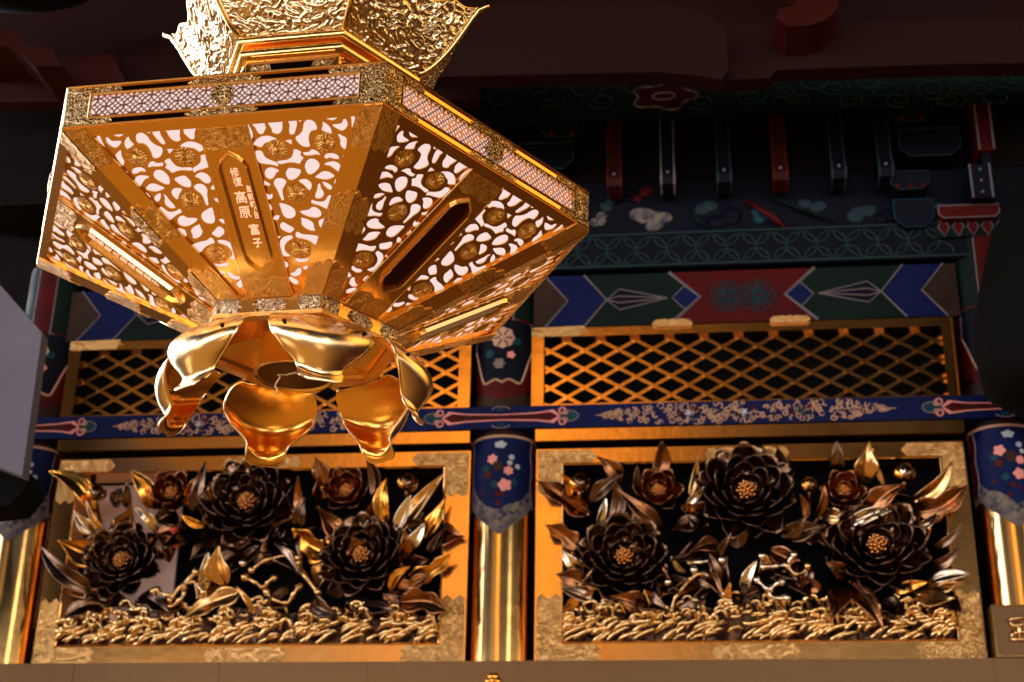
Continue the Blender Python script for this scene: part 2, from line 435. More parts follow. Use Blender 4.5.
# centre plate of each face
mb = MB(); pw = .0345
mb.prism([face(-pw, .012, .0), face(pw, .012, .0), face(pw, SL, .0), face(-pw, SL, .0)], FN * .0035, 'gold_satin')
mb.prism([face(-R0 / 2 + .01, 0, .0), face(R0 / 2 - .01, 0, .0), face(R0 / 2 - .018, .014, .0), face(-R0 / 2 + .018, .014, .0)], FN * .003, 'gold_satin')
for x in (-1, 1):   # bead edging
    mb.tube([face(x * pw, .012, .0032), face(x * pw, SL, .0032)], .0013, 'gold', 6)
cplate = mb.build('centre_plate', lantern)
mb = MB()
mb.prism([face(-pw + .002, .015, .003), face(pw - .002, .015, .003), face(pw - .002, .045, .003), face(.018, .05, .003), (face(0, .046, .003)), face(-.018, .05, .003), face(-pw + .002, .045, .003)], FN * .0016, 'gold_punched')
mb.part().prism([face(-pw + .002, SL - .03, .003), face(-.012, SL - .036, .003), face(0, SL - .03, .003), face(.012, SL - .036, .003), face(pw - .002, SL - .03, .003), face(pw - .002, SL, .003), face(-pw + .002, SL, .003)], FN * .0012, 'gold_punched')
mb.builds('chased_mount', cplate)
def cart(w, v0, v1, n=10):   # long cartouche with ogee ends
    P = []
    for s, v, sg in ((1, v0, -1), (-1, v1, 1)):
        for i in range(n + 1):
            a = i / n; x = (1 - 2 * a) * w * -s
            t = 1 - abs(x) / w
            P.append((x, v + sg * .024 * (t ** .55 if t < .5 else .683 + (t - .5) * .63)))
    return P
CA = cart(.0215, .075, .225)
def cartouche(m_face, dark=False):
    mb = MB(); n = len(CA)
    o = [face(u, v, .0035) for u, v in CA]
    i1 = [face(u * .93, .15 + (v - .15) * .975, .0095) for u, v in CA]
    i2 = [face(u * .84, .15 + (v - .15) * .94, .0085) for u, v in CA]
    i3 = [face(u * .84, .15 + (v - .15) * .94, .0046) for u, v in CA]
    mb.add(o + i1 + i2 + i3, [(i + n * k, (i + 1) % n + n * k, (i + 1) % n + n * (k + 1), i + n * (k + 1)) for k in range(3) for i in range(n)], 'gold')
    mb.add(i3, [tuple(range(n))], m_face)
    return mb.build('cartouche', None)
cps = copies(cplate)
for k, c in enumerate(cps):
    o = cartouche('brown_metal' if k in (1, 2, 3, 4) else 'gold_satin'); o.parent = c
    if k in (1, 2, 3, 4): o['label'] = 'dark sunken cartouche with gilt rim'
def glyphs(lst, parent, name='inscription'):
    mb = MB()
    for ch, u, v, s, sx in lst:
        vs, fs = textmesh(ch, s, .0006)
        mb.add([face(u + p.x * sx, v - p.y, .0052 + p.z) for p in vs], fs, 'pierced_glow')
    o = mb.build(name, parent); o['label'] = 'white characters glowing as if pierced'; return o
# upright reading of the characters along the slope
L1 = []
for ch, px, py, s in (('修', 235.5, 171, .0155), ('復', 238.5, 180.5, .0155), ('高', 242, 196.5, .021), ('原', 246, 211, .021), ('富', 255.5, 228.5, .019), ('子', 258.5, 241.5, .017),
                      ('越', 250.8, 187.5, .012), ('前', 252.2, 195.5, .012), ('町', 254.5, 203, .0115), ('八', 256.8, 208.5, .0095), ('田', 258.6, 213.8, .0115)):
    u, v = px2face(px, py); L1.append((ch, u, v, s, .85))
glyphs(L1, cps[0])
glyphs([(ch, 0, .082 + i * .0145, .0145, .8) for i, ch in enumerate('越前町八田高原富子')], cps[5])
# rim band -------------------------------------------------------
def band(u, z, n=0): return Vector((u, -R0 * C3 - n, z))
W2 = R0 / 2; oz0, oz1, ou = .0135, .0515, .191
vs, fs = cutplate([(-W2, 0), (W2, 0), (W2, HB), (-W2, HB)], [[(-ou, oz0), (ou, oz0), (ou, oz1), (-ou, oz1)]], .006)
mb = MB(); mb.add([band(v.x, v.y, -.003 + v.z) for v in vs], fs, 'gold_mirror')
rim = mb.build('rim_frame', lantern); rim['label'] = 'engraved rim frame around the lattice'
mb = MB()
for z in (.0006, HB - .0006): mb.tube([band(-W2, z, .0015), band(W2, z, .0015)], .002, 'gold', 6)
for a, b in (((-ou, oz0), (ou, oz0)), ((ou, oz0), (ou, oz1)), ((ou, oz1), (-ou, oz1)), ((-ou, oz1), (-ou, oz0))):
    mb.tube([band(*a, .0005), band(*b, .0005)], .0017, 'gold', 6)
mb.build('bead_moulding', rim)
mb = MB()
def cplate2(P): mb.part().prism([band(u, z, .0) for u, z in P], (0, -.0012, 0), 'gold_chased')
for s in (1, -1):
    cplate2([(s * u, z) for u, z in ((W2, .003), (W2, HB - .003), (.150, HB - .003), (.147, HB - .008), (.150, oz1 + .001), (ou + .001, oz1 + .001), (ou + .001, oz0 - .001), (.160, oz0 - .001), (.156, .007), (.160, .003))])
for z0, z1 in ((.003, oz0 - .001), (oz1 + .001, HB - .003)):
    cplate2([(-.04, z0), (.04, z0), (.052, (z0 + z1) / 2), (.04, z1), (-.04, z1), (-.052, (z0 + z1) / 2)])
mb.builds('chased_mount', rim)
mb = MB(); sp = .026
def ringf(cx, cz, r, w, m):
    n = 20
    vs = [band(max(-ou, min(ou, cx + rr * math.cos(2 * PI * i / n))), max(oz0 - .008, min(oz1 + .008, cz + rr * math.sin(2 * PI * i / n))), -.004 + d) for rr in (r - w / 2, r + w / 2) for d in (0, .0012) for i in range(n)]
    fs = [(k * n + i, k * n + (i + 1) % n, l * n + (i + 1) % n, l * n + i) for k, l in ((1, 3), (3, 2), (1, 0)) for i in range(n)]
    mb.add(vs, fs, m)
zc = (oz0 + oz1) / 2
for i in range(-10, 11):
    for dz in (-1, 0, 1):
        if abs(i * sp) < ou + .004: ringf(i * sp, zc + dz * sp, .0130, .0017, 'lattice_gold')
    for dz in (-.5, .5):
        x = (i + .5) * sp
        if abs(x) < ou + .004: ringf(x, zc + dz * sp, .0130, .0017, 'lattice_gold')
for i in range(-13, 14):
    for s in (1, -1):
        a = Vector((i * sp - s * 1.4 * sp, zc - 1.4 * sp)); b = Vector((i * sp + s * 1.4 * sp, zc + 1.4 * sp)); P = []
        for j in range(15):
            q = a.lerp(b, j / 14)
            if abs(q.x) <= ou and oz0 - .006 < q.y < oz1 + .006: P.append(band(q.x, q.y, -.0035))
        if len(P) > 1: mb.tube(P, .0009, 'lattice_gold', 4)
mb.build('lattice', rim)
mb = MB()
mb.lathe([(0, .006), (.005, .0062), (.009, .0048), (.0105, .0035), (.0125, .006), (.0155, .005), (.0165, 0)], band(0, zc, .0005), 'gold_chased', 28, ax=(0, -1, 0))
mb.build('round_boss', rim, smooth=math.radians(40))
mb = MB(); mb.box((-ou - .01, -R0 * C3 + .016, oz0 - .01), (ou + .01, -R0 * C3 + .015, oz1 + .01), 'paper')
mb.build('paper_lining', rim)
rims = copies(rim)
# deck over the rim, core
mb = MB()
mb.lathe([(.12, HB - .004), (R0 - .006, HB - .004), (R0 - .006, HB - .0005), (.12, HB + .001)], (0, 0, 0), 'gold_satin', 6)
mb.build('deck', lantern)
# collar ----------------------------------------------------------
mb = MB()
mb.lathe([(.10, -HC + .004), (RCO + .003, -HC + .003), (RCO + .003, -HC - .002), (RCO, -HC - .003), (RCO, -HC - .030), (RCO - .01, -HC - .030), (RCO - .016, -HC - .024), (.075, -HC - .006), (.05, -HC - .004)], (0, 0, 0), 'gold_satin', 6)
mb.lathe([(RCO - .001, -HC - .0285), (RCO + .008, -HC - .0285), (RCO + .008, -HC - .035), (RCO - .012, -HC - .035), (RCO - .012, -HC - .02)], (0, 0, 0), 'gold_punched', 6)
collar = mb.build('collar', lantern)
mb = MB(); cz = -HC - .0165; cy = -RCO * C3
def cpl(P): mb.part().prism([Vector((u, cy + .0005, cz + z)) for u, z in P], (0, -.0022, 0), 'silver_chased')
cpl([(-.022, -.006), (-.018, -.0105), (.018, -.0105), (.022, -.006), (.026, 0), (.022, .006), (.018, .0105), (-.018, .0105), (-.022, .006), (-.026, 0)])
for s in (1, -1): cpl([(s * u, z) for u, z in ((.077, -.0125), (.077, .0125), (.043, .0125), (.047, .006), (.042, 0), (.047, -.006), (.043, -.0125))])
for cm in mb.builds('chased_mount', collar):
    cm['label'] = 'silvery chased medallion plate'
    for k in range(1, 6):
        c = cm.copy(); COL.objects.link(c); c.parent = collar; c.rotation_euler = (0, 0, k * PI / 3)
# oil cup -----------------------------------------------------------
mb = MB()
mb.lathe([(.056, -.128), (.055, -.14), (.054, -.165), (.0545, -.185), (.056, -.202), (.058, -.210), (.0625, -.218), (.0625, -.221), (.060, -.2215), (.057, -.2185), (0, -.2165)], (0, 0, 0), 'gold', 40)
mb.build('oil_cup', lantern, smooth=math.radians(35))
mb = MB(); mb.lathe([(.0555, -.2190), (0, -.2178)], (0, 0, 0), 'brown_metal', 40); mb.build('cup_base', lantern)
mb = MB()
P = [(.052, -.02, -.224), (.045, -.035, -.228), (.03, -.028, -.226), (.022, -.042, -.236), (.01, -.03, -.226), (-.004, -.02, -.226), (-.012, -.038, -.232), (-.006, -.05, -.242), (-.014, -.042, -.252), (-.006, -.052, -.262), (-.012, -.046, -.272)]
PP = []
for i in range(len(P) - 1):
    for j in range(4): PP.append(Vector(P[i]).lerp(Vector(P[i + 1]), j / 4) + Vector((math.sin(i * 2 + j), math.cos(i * 3 + j), 0)) * .0012)
sm = MB(); sm.tube(PP, .0014, 'straw', 6)
o = sm.build('loose_string', lantern, smooth=True); o['label'] = 'thin pale curled string hanging from the cup'
# six curled feet -----------------------------------------------------
PROF = [(.152, -.184, .158), (.163, -.188, .172), (.178, -.196, .182), (.194, -.207, .182), (.207, -.220, .177), (.214, -.234, .168), (.2145, -.247, .152), (.2105, -.259, .131), (.2045, -.269, .106), (.1995, -.2770, .088), (.1960, -.283, .077), (.1945, -.289, .073), (.1960, -.2945, .069), (.199, -.298, .058), (.201, -.2990, .042)]
def cr(P, t):
    t *= len(P) - 1; i = min(int(t), len(P) - 2); t -= i
    p0, p1, p2, p3 = P[max(i - 1, 0)], P[i], P[i + 1], P[min(i + 2, len(P) - 1)]
    return [.5 * (2 * p1[a] + (p2[a] - p0[a]) * t + (2 * p0[a] - 5 * p1[a] + 4 * p2[a] - p3[a]) * t * t + (3 * p1[a] - p0[a] - 3 * p2[a] + p3[a]) * t ** 3) for a in range(len(p1))]
def foot_pt(a, b, off=0):
    r, z, w = cr(PROF, b); r2, z2, _ = cr(PROF, min(1, b + .01)); r1, z1, _ = cr(PROF, max(0, b - .01))
    n = Vector((-(z2 - z1), (r2 - r1))).normalized(); r -= n.x * off * -1; z -= n.y * off * -1
    s = 2 * a - 1; th = s * w / 2 / .215
    k = 1 - .10 * s * s * math.sin(PI * min(1, b * 1.1))      # each lobe rounder than the ring it stands on
    rr = r * k
    return Vector((rr * math.sin(th), -rr * math.cos(th), z + .010 * s * s * math.sin(PI * b)))
mb = MB(); nu, nv = 28, 44; T = .0034
vsO = [foot_pt(i / nu, j / nv, 0) for j in range(nv + 1) for i in range(nu + 1)]
vsI = [foot_pt(i / nu, j / nv, -T) for j in range(nv + 1) for i in range(nu + 1)]
W = nu + 1; n1 = len(vsO)
fs = [(j * W + i, j * W + i + 1, (j + 1) * W + i + 1, (j + 1) * W + i) for j in range(nv) for i in range(nu)]
fs += [tuple(k + n1 for k in f[::-1]) for f in fs]
bd = [i for i in range(W)] + [j * W + nu for j in range(1, nv + 1)] + [nv * W + i for i in range(nu - 1, -1, -1)] + [j * W for j in range(nv - 1, 0, -1)]
fs += [(bd[k], bd[(k + 1) % len(bd)], bd[(k + 1) % len(bd)] + n1, bd[k] + n1) for k in range(len(bd))]
nf = nu * nv; mb.add(vsO + vsI, fs, 'gold_pale'); ii = mb.mi('gold_bounce')
for k in range(nf, 2 * nf): mb.m[k] = ii
edge = [foot_pt(x, y, -T / 2) for x, y in [(0, j / 30) for j in range(8, 31)] + [(i / 10, 1) for i in range(1, 10)] + [(1, j / 30) for j in range(30, 7, -1)]]
mb.tube(edge, .0021, 'gold_pale', 6)
def rot_all(mb, a):
    Rm = Matrix.Rotation(a, 3, 'Z'); mb.v = [Rm @ v for v in mb.v]
rot_all(mb, PI / 6)   # onto corner B
foot = mb.build('curled_foot', lantern, smooth=math.radians(50))
mb = MB()
for s in (.14, .86):
    p = foot_pt(s, .30, .0008); q = foot_pt(s, .30, .003); mb.part().tube([p, q], .0032, 'black_patina', 10)
rot_all(mb, PI / 6)
mb.builds('rivet_hole', foot)
copies(foot)
# neck, mouldings -----------------------------------------------------
def hexring(mb, prof, m): mb.lathe(prof, (0, 0, 0), m, 6)
mb = MB(); RN = .152
hexring(mb, [(RN, HB - .002), (RN + .012, HB + .004), (RN + .012, HB + .02), (RN, HB + .026), (RN, .30)], 'gold_satin')
def roll(z, r, h):
    return [(RN - .001, z - h)] + [(r + h * .5 * math.cos(a), z + h * .9 * math.sin(a)) for a in [-PI / 2 + PI * i / 8 for i in range(9)]] + [(RN - .001, z + h)]
hexring(mb, roll(.277, RN + .010, .0075), 'gold'); hexring(mb, roll(.298, RN + .017, .0085), 'gold')
neck = mb.build('neck', lantern, smooth=math.radians(50))
neck_root = neck
mb = MB(); ny = -RN * C3
for z0, z1, hz in ((.165, .207, .012), (.214, .258, .010)):
    mb.prism([(-.068, ny + .001, z0), (.068, ny + .001, z0), (.068, ny + .001, z1), (-.068, ny + .001, z1)], (0, -.003, 0), 'gold_mirror')
    for s in (1, -1):
        mb.prism([(s * .067, ny - .0015, z0 + .002), (s * .067, ny - .0015, z1 - .002), (s * .036, ny - .0015, z1 - .002), (s * .030, ny - .0015, (z0 + z1) / 2), (s * .036, ny - .0015, z0 + .002)], (0, -.003, 0), 'gold_chased')
    mb.tube([(-.07, ny - .002, z1 + .003), (.07, ny - .002, z1 + .003)], .0022, 'gold', 6)
zc2 = .180
for rr in (.020, .013):
    mb.tube([(rr * 1.5 * math.cos(a), ny - .004, zc2 + rr * math.sin(a)) for a in [i * PI / 12 for i in range(25)]], .002, 'gold', 6)
fp = mb.build('neck_panel', neck)
for k in range(1, 6):
    c = fp.copy(); COL.objects.link(c); c.parent = neck; c.rotation_euler = (0, 0, k * PI / 3)
# flaring crown with scroll relief -------------------------------------
CR = [(.164, .306), (.175, .309), (.192, .320), (.209, .338), (.224, .358), (.240, .384), (.256, .410), (.271, .431)]
def crown(a, b, off=0):
    t = 2 * a - 1; at = abs(t)
    smax = 1 - .16 * math.exp(-((1 - at) / .16) ** 2) * 0 - (.20 * math.sin(min(1, (1 - at) / .32) * PI / 2) if at > .68 else .20) + .10 * math.cos(t * PI * 1.5) ** 2 * (at < .9)
    r, z = cr(CR, min(1, b * smax))
    P = Vector((math.sin(t * PI / 6) * 0, 0, 0))
    x = t * r / 2; y = -r * C3
    r2, z2 = cr(CR, min(1, b * smax + .01)); n = Vector((0, -(z2 - z), -(r2 - r))).normalized() if True else 0
    bulge = .010 * (1 - t * t) * math.sin(PI * min(1, b * 1.0))
    return Vector((x, y, z)) + n * (off - bulge * .3)
def relief(x, y):
    p = Vector((x * 70, y * 70, 3.1)); w = noise.noise_vector(p * .6) * 1.3
    h = math.sin(11 * noise.noise(p * .55 + w * .6) + 2.5 * noise.noise(p * .3)); return (max(0, h) ** .5 * .0042 + .0012 * noise.noise(p * 2.5))
mb = MB(); nu, nv = 150, 96
def cf(a, b):
    edgek = min(1, (1 - abs(2 * a - 1)) / .07) * min(1, b / .06) * min(1, (1 - b) / .04 + .25)
    P = crown(a, b); return crown(a, b, relief(P.x * 1.0, b * .19) * max(0, edgek))
mb.grid(cf, nu, nv, 'gold_relief')
cw = mb.build('crown_panel', lantern, smooth=True, solid=.003)
mb = MB()
mb.tube([crown(i / 60, 1) for i in range(61)], .0028, 'gold', 6)
mb.build('beaded_edge', cw, smooth=True)
copies(cw)
mb = MB()
P = [cr(CR, i / 20) for i in range(21)]
mb.tube([(r + .002 if i < 20 else r + .012, 0, z) for i, (r, z) in enumerate(P)] + [(.284, 0, .440)], [.0055] * 17 + [.006, .0065, .006, .005, .003], 'gold', 8)
rot_all(mb, -PI / 3)
cr_ = mb.build('crown_rib', lantern, smooth=True); copies(cr_)
# fire box and hanger above (out of the photograph's frame)
mb = MB(); hexring(mb, [(.15, .30), (.17, .40), (.19, .43), (.19, .75), (.05, .80), (.02, .86)], 'gold_satin')
mb.build('fire_box', lantern)
mb = MB(); mb.tube([(0, 0, .85), (0, 0, 3.05)], .012, 'brass_dull', 10); mb.build('hanging_rod', lantern)
ld = bpy.data.lights.new('lamp', 'POINT'); ld.energy = 4; ld.color = (1, .8, .6); ld.shadow_soft_size = .05
lo = bpy.data.objects.new('lamp', ld); COL.objects.link(lo); lo.parent = lantern; lo.location = (0, 0, .0)

# ================================================================== THE FACADE BEHIND
YF = 5.363
def P2(px, py, dy=0): return pt(px, py, YF + dy)
Z_SILL, Z_F0, Z_F1 = 2.676, 2.678, 3.494
# ---- back wall, roof soffit: the building's shell
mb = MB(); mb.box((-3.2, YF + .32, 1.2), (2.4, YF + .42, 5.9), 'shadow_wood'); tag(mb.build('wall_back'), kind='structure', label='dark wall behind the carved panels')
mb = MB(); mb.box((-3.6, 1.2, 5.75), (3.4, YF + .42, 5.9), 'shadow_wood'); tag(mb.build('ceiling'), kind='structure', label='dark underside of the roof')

# ---- brass clad sill beam
sill = root('sill_beam', (0, YF - .02, 2.5), 'brass clad sill beam running along the bottom under both carved panels', 'beam')
mb = MB(); mb.box((-3.0, YF - .06, 2.38), (2.2, YF + .30, Z_SILL), 'brass_dull'); wpart(mb, 'cladding', sill)
mb = MB()
for i in range(9): x = -2.78 + i * .55; mb.box((x - .002, YF - .0625, 2.38), (x + .002, YF - .06, Z_SILL), 'brass_dull')
wpart(mb, 'seam_strip', sill)
c = P2(493, 681, -.06); mb = MB()
for k in range(6):
    a = k * PI / 3; q = c + Vector((.018 * math.cos(a), -.006, .018 * math.sin(a))); mb.ball(q, .012, 'bronze_gold', 8, 6, (1, .6, 1))
mb.ball(c + Vector((0, -.012, 0)), .012, 'bronze_gold', 8, 6); wpart(mb, 'flower_stud', sill, smooth=True)

# ---- pillars ------------------------------------------------------
PR = .117; PY = YF + .075
def cyl(cx, a, z, off=0):   # a = 0 faces the viewer
    r = PR + off; return Vector((cx + r * math.sin(a), PY - r * math.cos(a), z))
def cpatch(mb, cx, pts, m, off):
    """small outline (x along the surface in metres, z) bent onto the pillar as a fan"""
    n = len(pts); mx = sum(p[0] for p in pts) / n; mz = sum(p[1] for p in pts) / n
    vs = [cyl(cx, mx / PR, mz, off)] + [cyl(cx, (x * .5 + mx * .5) / PR, z * .5 + mz * .5, off) for x, z in pts] + [cyl(cx, x / PR, z, off) for x, z in pts]
    mb.add(vs, [(0, 1 + i, 1 + (i + 1) % n) for i in range(n)] + [(1 + i, 1 + n + i, 1 + n + (i + 1) % n, 1 + (i + 1) % n) for i in range(n)], m)
def blossom(x, z, r, k=6, ph=0, w=.13): return [(x + r * (1 - w + w * math.cos(k * t)) * math.cos(t + ph), z + r * (1 - w + w * math.cos(k * t)) * math.sin(t + ph)) for t in [i * 2 * PI / (k * 6) for i in range(k * 6)]]
def pillar(cx, label, seed):
    rd = random.Random(seed)
    p = root('wrapped_pillar', (cx, PY, Z_SILL), label, 'pillar', group='painted and gilded pillars of the facade')
    mb = MB(); mb.lathe([(PR, Z_SILL), (PR, 3.36)], (cx, PY, 0), 'brass_pillar', 64); wpart(mb, 'brass_sleeve', p, smooth=math.radians(40))
    mb = MB(); mb.lathe([(PR - .002, 3.0), (PR - .002, 4.236)], (cx, PY, 0), 'lacquer_brown', 48); wpart(mb, 'shaft', p, smooth=True)
    # painted cloth-like collar with a lobed lower edge
    zt = 3.535
    lo = lambda a, k=0: 3.150 - k + .10 * (1 - math.cos(min(1, abs(a) / 1.25) * PI)) / 2 + .012 * abs(math.sin(a * 4))
    mb = MB(); mb.grid(lambda u, v: cyl(cx, -PI + 2 * PI * u, lo((u - .5) * 2 * PI) + (zt - lo((u - .5) * 2 * PI)) * v, .0035), 72, 16, 'paint_floral', closeu=True)
    o = wpart(mb, 'painted_collar', p, smooth=True); par = o
    mb = MB(); zb = lambda a: lo(a, -.085) + .012 * math.sin(a * 5 + seed)
    mb.grid(lambda u, v: cyl(cx, -1.1 + 2.2 * u, zb(-1.1 + 2.2 * u) + (zt - .004 - zb(-1.1 + 2.2 * u)) * v, .0050), 40, 10, 'paint_blue')
    for s in (1, -1): mb.grid(lambda u, v: cyl(cx, s * (1.13 + .30 * u + .03 * math.sin(v * 14)), lo(s * 1.2) + .02 + (zt - .03 - lo(s * 1.2)) * v, .0050), 4, 12, 'paint_red')
    o = mb.build('painted_field', None); o.location = -p.location; o.parent = p
    mb = MB()
    for i in range(3):
        k = -.004 - i * .012
        mb.tube([cyl(cx, -1.5 + 3 * j / 50, lo(-1.5 + 3 * j / 50, k), .0045) for j in range(51)], .0016 if i else .0026, 'paint_line', 4)
    mb.tube([cyl(cx, -PI + 2 * PI * j / 60, zt, .004) for j in range(61)], .006, 'paint_lace', 6)
    for s in (1, -1): mb.tube([cyl(cx, s * (1.11 + .035 * math.sin(j / 20 * 14)), lo(s * 1.2) + (zt - lo(s * 1.2)) * j / 20, .005) for j in range(21)], .0028, 'paint_line', 4)
    o = mb.build('collar_line', None); o.location = -p.location; o.parent = p
    mb = MB()
    cpatch(mb, cx, [(x * 1.5, z) for x, z in blossom(.0, zt - .035, .016, 5, rd.random())], 'paint_white', .0072)
    for (x, z, r, m) in ((-.035, 3.44, .022, 'paint_pink'), (.032, 3.40, .019, 'paint_pink'), (-.04, 3.385, .018, 'paint_orange'), (.02, 3.345, .026, 'paint_pink'), (-.005, 3.415, .024, 'paint_brown'), (-.055, 3.41, .016, 'paint_teal'),
                          (.065, 3.41, .010, 'paint_white'), (.035, 3.455, .012, 'paint_white'), (.04, 3.43, .010, 'paint_white'), (.05, 3.36, .016, 'paint_teal'), (-.02, 3.34, .015, 'paint_teal'), (0, 3.31, .012, 'paint_red'), (.018, 3.30, .008, 'paint_red'), (-.018, 3.30, .008, 'paint_navy'), (-.01, 3.27, .010, 'paint_red'), (.06, 3.31, .008, 'paint_navy'), (-.06, 3.32, .008, 'paint_red')):
        cpatch(mb, cx, blossom(x + rd.uniform(-.008, .008), z + rd.uniform(-.006, .006), r * rd.uniform(.9, 1.1), rd.choice((5, 6)), rd.random() * 6), m, .0066 + rd.random() * .001)
    o = mb.build('painted_flower', None); o.location = -p.location; o.parent = p
    # painting above the tie beam: red ground, lobed blue-green medallion with a round crest
    mb = MB()
    mb.grid(lambda u, v: cyl(cx, -1.5 + 3 * u, 3.72 + .62 * v + .03 * math.cos((u - .5) * PI * 2) * (v < .01) * -1, .0035), 32, 4, 'paint_red')
    mb.grid(lambda u, v: cyl(cx, -1.5 + 3 * u, 3.655 + .065 * v, .0030), 32, 2, 'paint_brown')
    def med(a): t = abs(a) / 1.15; return 3.755 + .055 * t ** 2 + (.10 * max(0, t - .55) / .45) + .012 * math.sin(t * 9)
    mb.grid(lambda u, v: cyl(cx, -1.15 + 2.3 * u, med(-1.15 + 2.3 * u) + (4.02 - med(-1.15 + 2.3 * u)) * v, .0052), 32, 8, 'paint_navy')
    mb.grid(lambda u, v: cyl(cx, -.28 + .56 * u, 4.03 + .30 * v, .0055), 8, 4, 'paint_red')
    for s in (1, -1): mb.grid(lambda u, v: cyl(cx, s * (.38 + .7 * u), 4.03 + .30 * v, .0055), 8, 4, 'paint_green')
    mb.tube([cyl(cx, -1.15 + 2.3 * j / 40, med(-1.15 + 2.3 * j / 40), .006) for j in range(41)], .0045, 'paint_lace', 4)
    for s in (1, -1):
        mb.tube([cyl(cx, s * .33, 4.02, .006), cyl(cx, s * .33, 4.33, .006)], .0035, 'paint_line', 4); mb.tube([cyl(cx, s * 1.12, 3.90, .006), cyl(cx, s * 1.05, 4.02, .006), cyl(cx, s * .33, 4.025, .006)], .0035, 'paint_line', 4)
    mb2 = MB()
    cpatch(mb2, cx, blossom(0, 3.945, .046, 8, 0, .06), 'paint_lace', .0075)
    cpatch(mb2, cx, blossom(.032, 3.872, .017, 5), 'paint_pink', .0078); cpatch(mb2, cx, blossom(-.012, 3.835, .024, 6), 'paint_floral', .0078)
    cpatch(mb2, cx, blossom(-.05, 3.88, .02, 6), 'paint_teal', .0074); cpatch(mb2, cx, blossom(.055, 3.93, .018, 6), 'paint_teal', .0074)
    for k in range(6):
        a = k * PI / 3; mb2.tube([cyl(cx, .01 * math.cos(a) / PR, 3.945 + .01 * math.sin(a), .008), cyl(cx, .038 * math.cos(a) / PR, 3.945 + .038 * math.sin(a), .008)], .0028, 'paint_brown', 4)
    for m_, nm in ((mb, 'upper_painting'), (mb2, 'painted_crest')):
        o = m_.build(nm, None); o.location = -p.location; o.parent = p
    return p
pc = (P2(468, 600).x + P2(530, 600).x) / 2
pillar(pc, 'middle pillar between the two carved panels, brass below and painted collar above', 1)
pillar(pc - 1.905, 'left pillar at the picture edge beside the grey board, brass shaft with painted collar', 2)
pr = pillar(pc + 1.905 - .03, 'right pillar half out of the picture, with a square brass shoe at its foot', 3)
cx3 = pc + 1.875
mb = MB(); zs = P2(1000, 606, -.06).z
mb.box((cx3 - .135, PY - .150, Z_SILL), (cx3 + .135, PY + .12, zs), 'brass_dull'); wpart(mb, 'brass_shoe', pr)
sh = MB()
for x0, x1, z0, z1 in ((-.135, -.129, Z_SILL, zs), (.129, .135, Z_SILL, zs), (-.129, .129, zs - .007, zs), (-.129, .129, Z_SILL, Z_SILL + .006)): sh.box((cx3 + x0, PY - .155, z0), (cx3 + x1, PY - .150, z1), 'brass')
wpart(sh, 'shoe_edging', pr)
c = P2(1019, 630, -.08); mb = MB()
for (a, b, w) in (((-.03, .035), (.03, .04), .006), ((-.022, .012), (.03, .016), .006), ((-.022, -.012), (.03, -.01), .005), ((-.03, -.034), (.03, -.038), .007), ((0, .04), (0, -.04), .007), ((-.03, .035), (-.018, .0), .005), ((-.02, 0), (-.03, -.036), .005)):
    mb.tube([c + Vector((a[0], 0, a[1])), c + Vector(((a[0] + b[0]) / 2, -.006, (a[1] + b[1]) / 2 + .004)), c + Vector((b[0], 0, b[1]))], w, 'bronze_tan', 6)
wpart(mb, 'chased_crest', pr, smooth=True)

# ---- blue tie beam --------------------------------------------------
ZB0, ZB1 = 3.562, 3.652; YB = YF - .055
beam = root('blue_tie_beam', (0, YF + .1, 3.6), 'blue painted tie beam with red cartouches and beige scrollwork running between panels and lattices', 'beam')
mb = MB(); mb.box((-3.0, YB, ZB0), (2.2, YF + .30, ZB1), 'paint_blue'); wpart(mb, 'timber', beam)
zc = (ZB0 + ZB1) / 2
def flatp(mb, P, m, off, y=YB): mb.prism([Vector((x, y - off + .0012, z)) for x, z in P], (0, -.0012, 0), m)
def ring2(mb, c, r, a0, a1, w, m, off=.003, y=YB, n=12, k=1.):
    mb.tube([Vector((c[0] + r * math.cos(a0 + (a1 - a0) * i / n), y - off, c[1] + r * k * math.sin(a0 + (a1 - a0) * i / n))) for i in range(n + 1)], w, m, 4)
def arrow(cx, hw_, s=1.):
    top = [(-hw_, 0), (-hw_ + .03, .022), (-hw_ * .6, .014), (0, .010), (hw_ * .6, .014), (hw_ - .03, .022), (hw_, 0)]
    return [(cx + x, zc + z * s) for x, z in top] + [(cx + x, zc - z * s) for x, z in top[-2:0:-1]]
for k in (-1, 0, 1):
    cx = pc + k * 1.905 - (.03 if k == 1 else 0); mb = MB()
    flatp(mb, arrow(cx, .232, 1.25), 'paint_pink', .0012); flatp(mb, arrow(cx, .220, .82), 'paint_red', .0028); flatp(mb, arrow(cx, .19, .25), 'lacquer_red', .004)
    for s in (1, -1):
        flatp(mb, [(cx + s * (.262 + .034 * math.cos(t)), zc + .018 * math.sin(t)) for t in [i * PI / 6 for i in range(12)]], 'paint_teal', .0014)
        ring2(mb, (cx + s * .262, zc), .036, 0, 2 * PI, .003, 'paint_line', k=.6)
        for q in (1, -1):
            ring2(mb, (cx + s * .236, zc + q * .022), .012, 0, 2 * PI, .0035, 'paint_pink'); ring2(mb, (cx + s * .248, zc + q * .016), .008, 0, 2 * PI, .003, 'paint_lace')
        ring2(mb, (cx, zc + s * .028), .035, .2 if s > 0 else PI + .2, PI - .2 if s > 0 else 2 * PI - .2, .0028, 'paint_line', k=.45)
        flatp(mb, [(cx + .014 * math.cos(t), zc + s * .031 + .008 * math.sin(t)) for t in [i * PI / 4 for i in range(8)]], 'paint_teal', .003)
    wpart(mb, 'red_cartouche', beam)
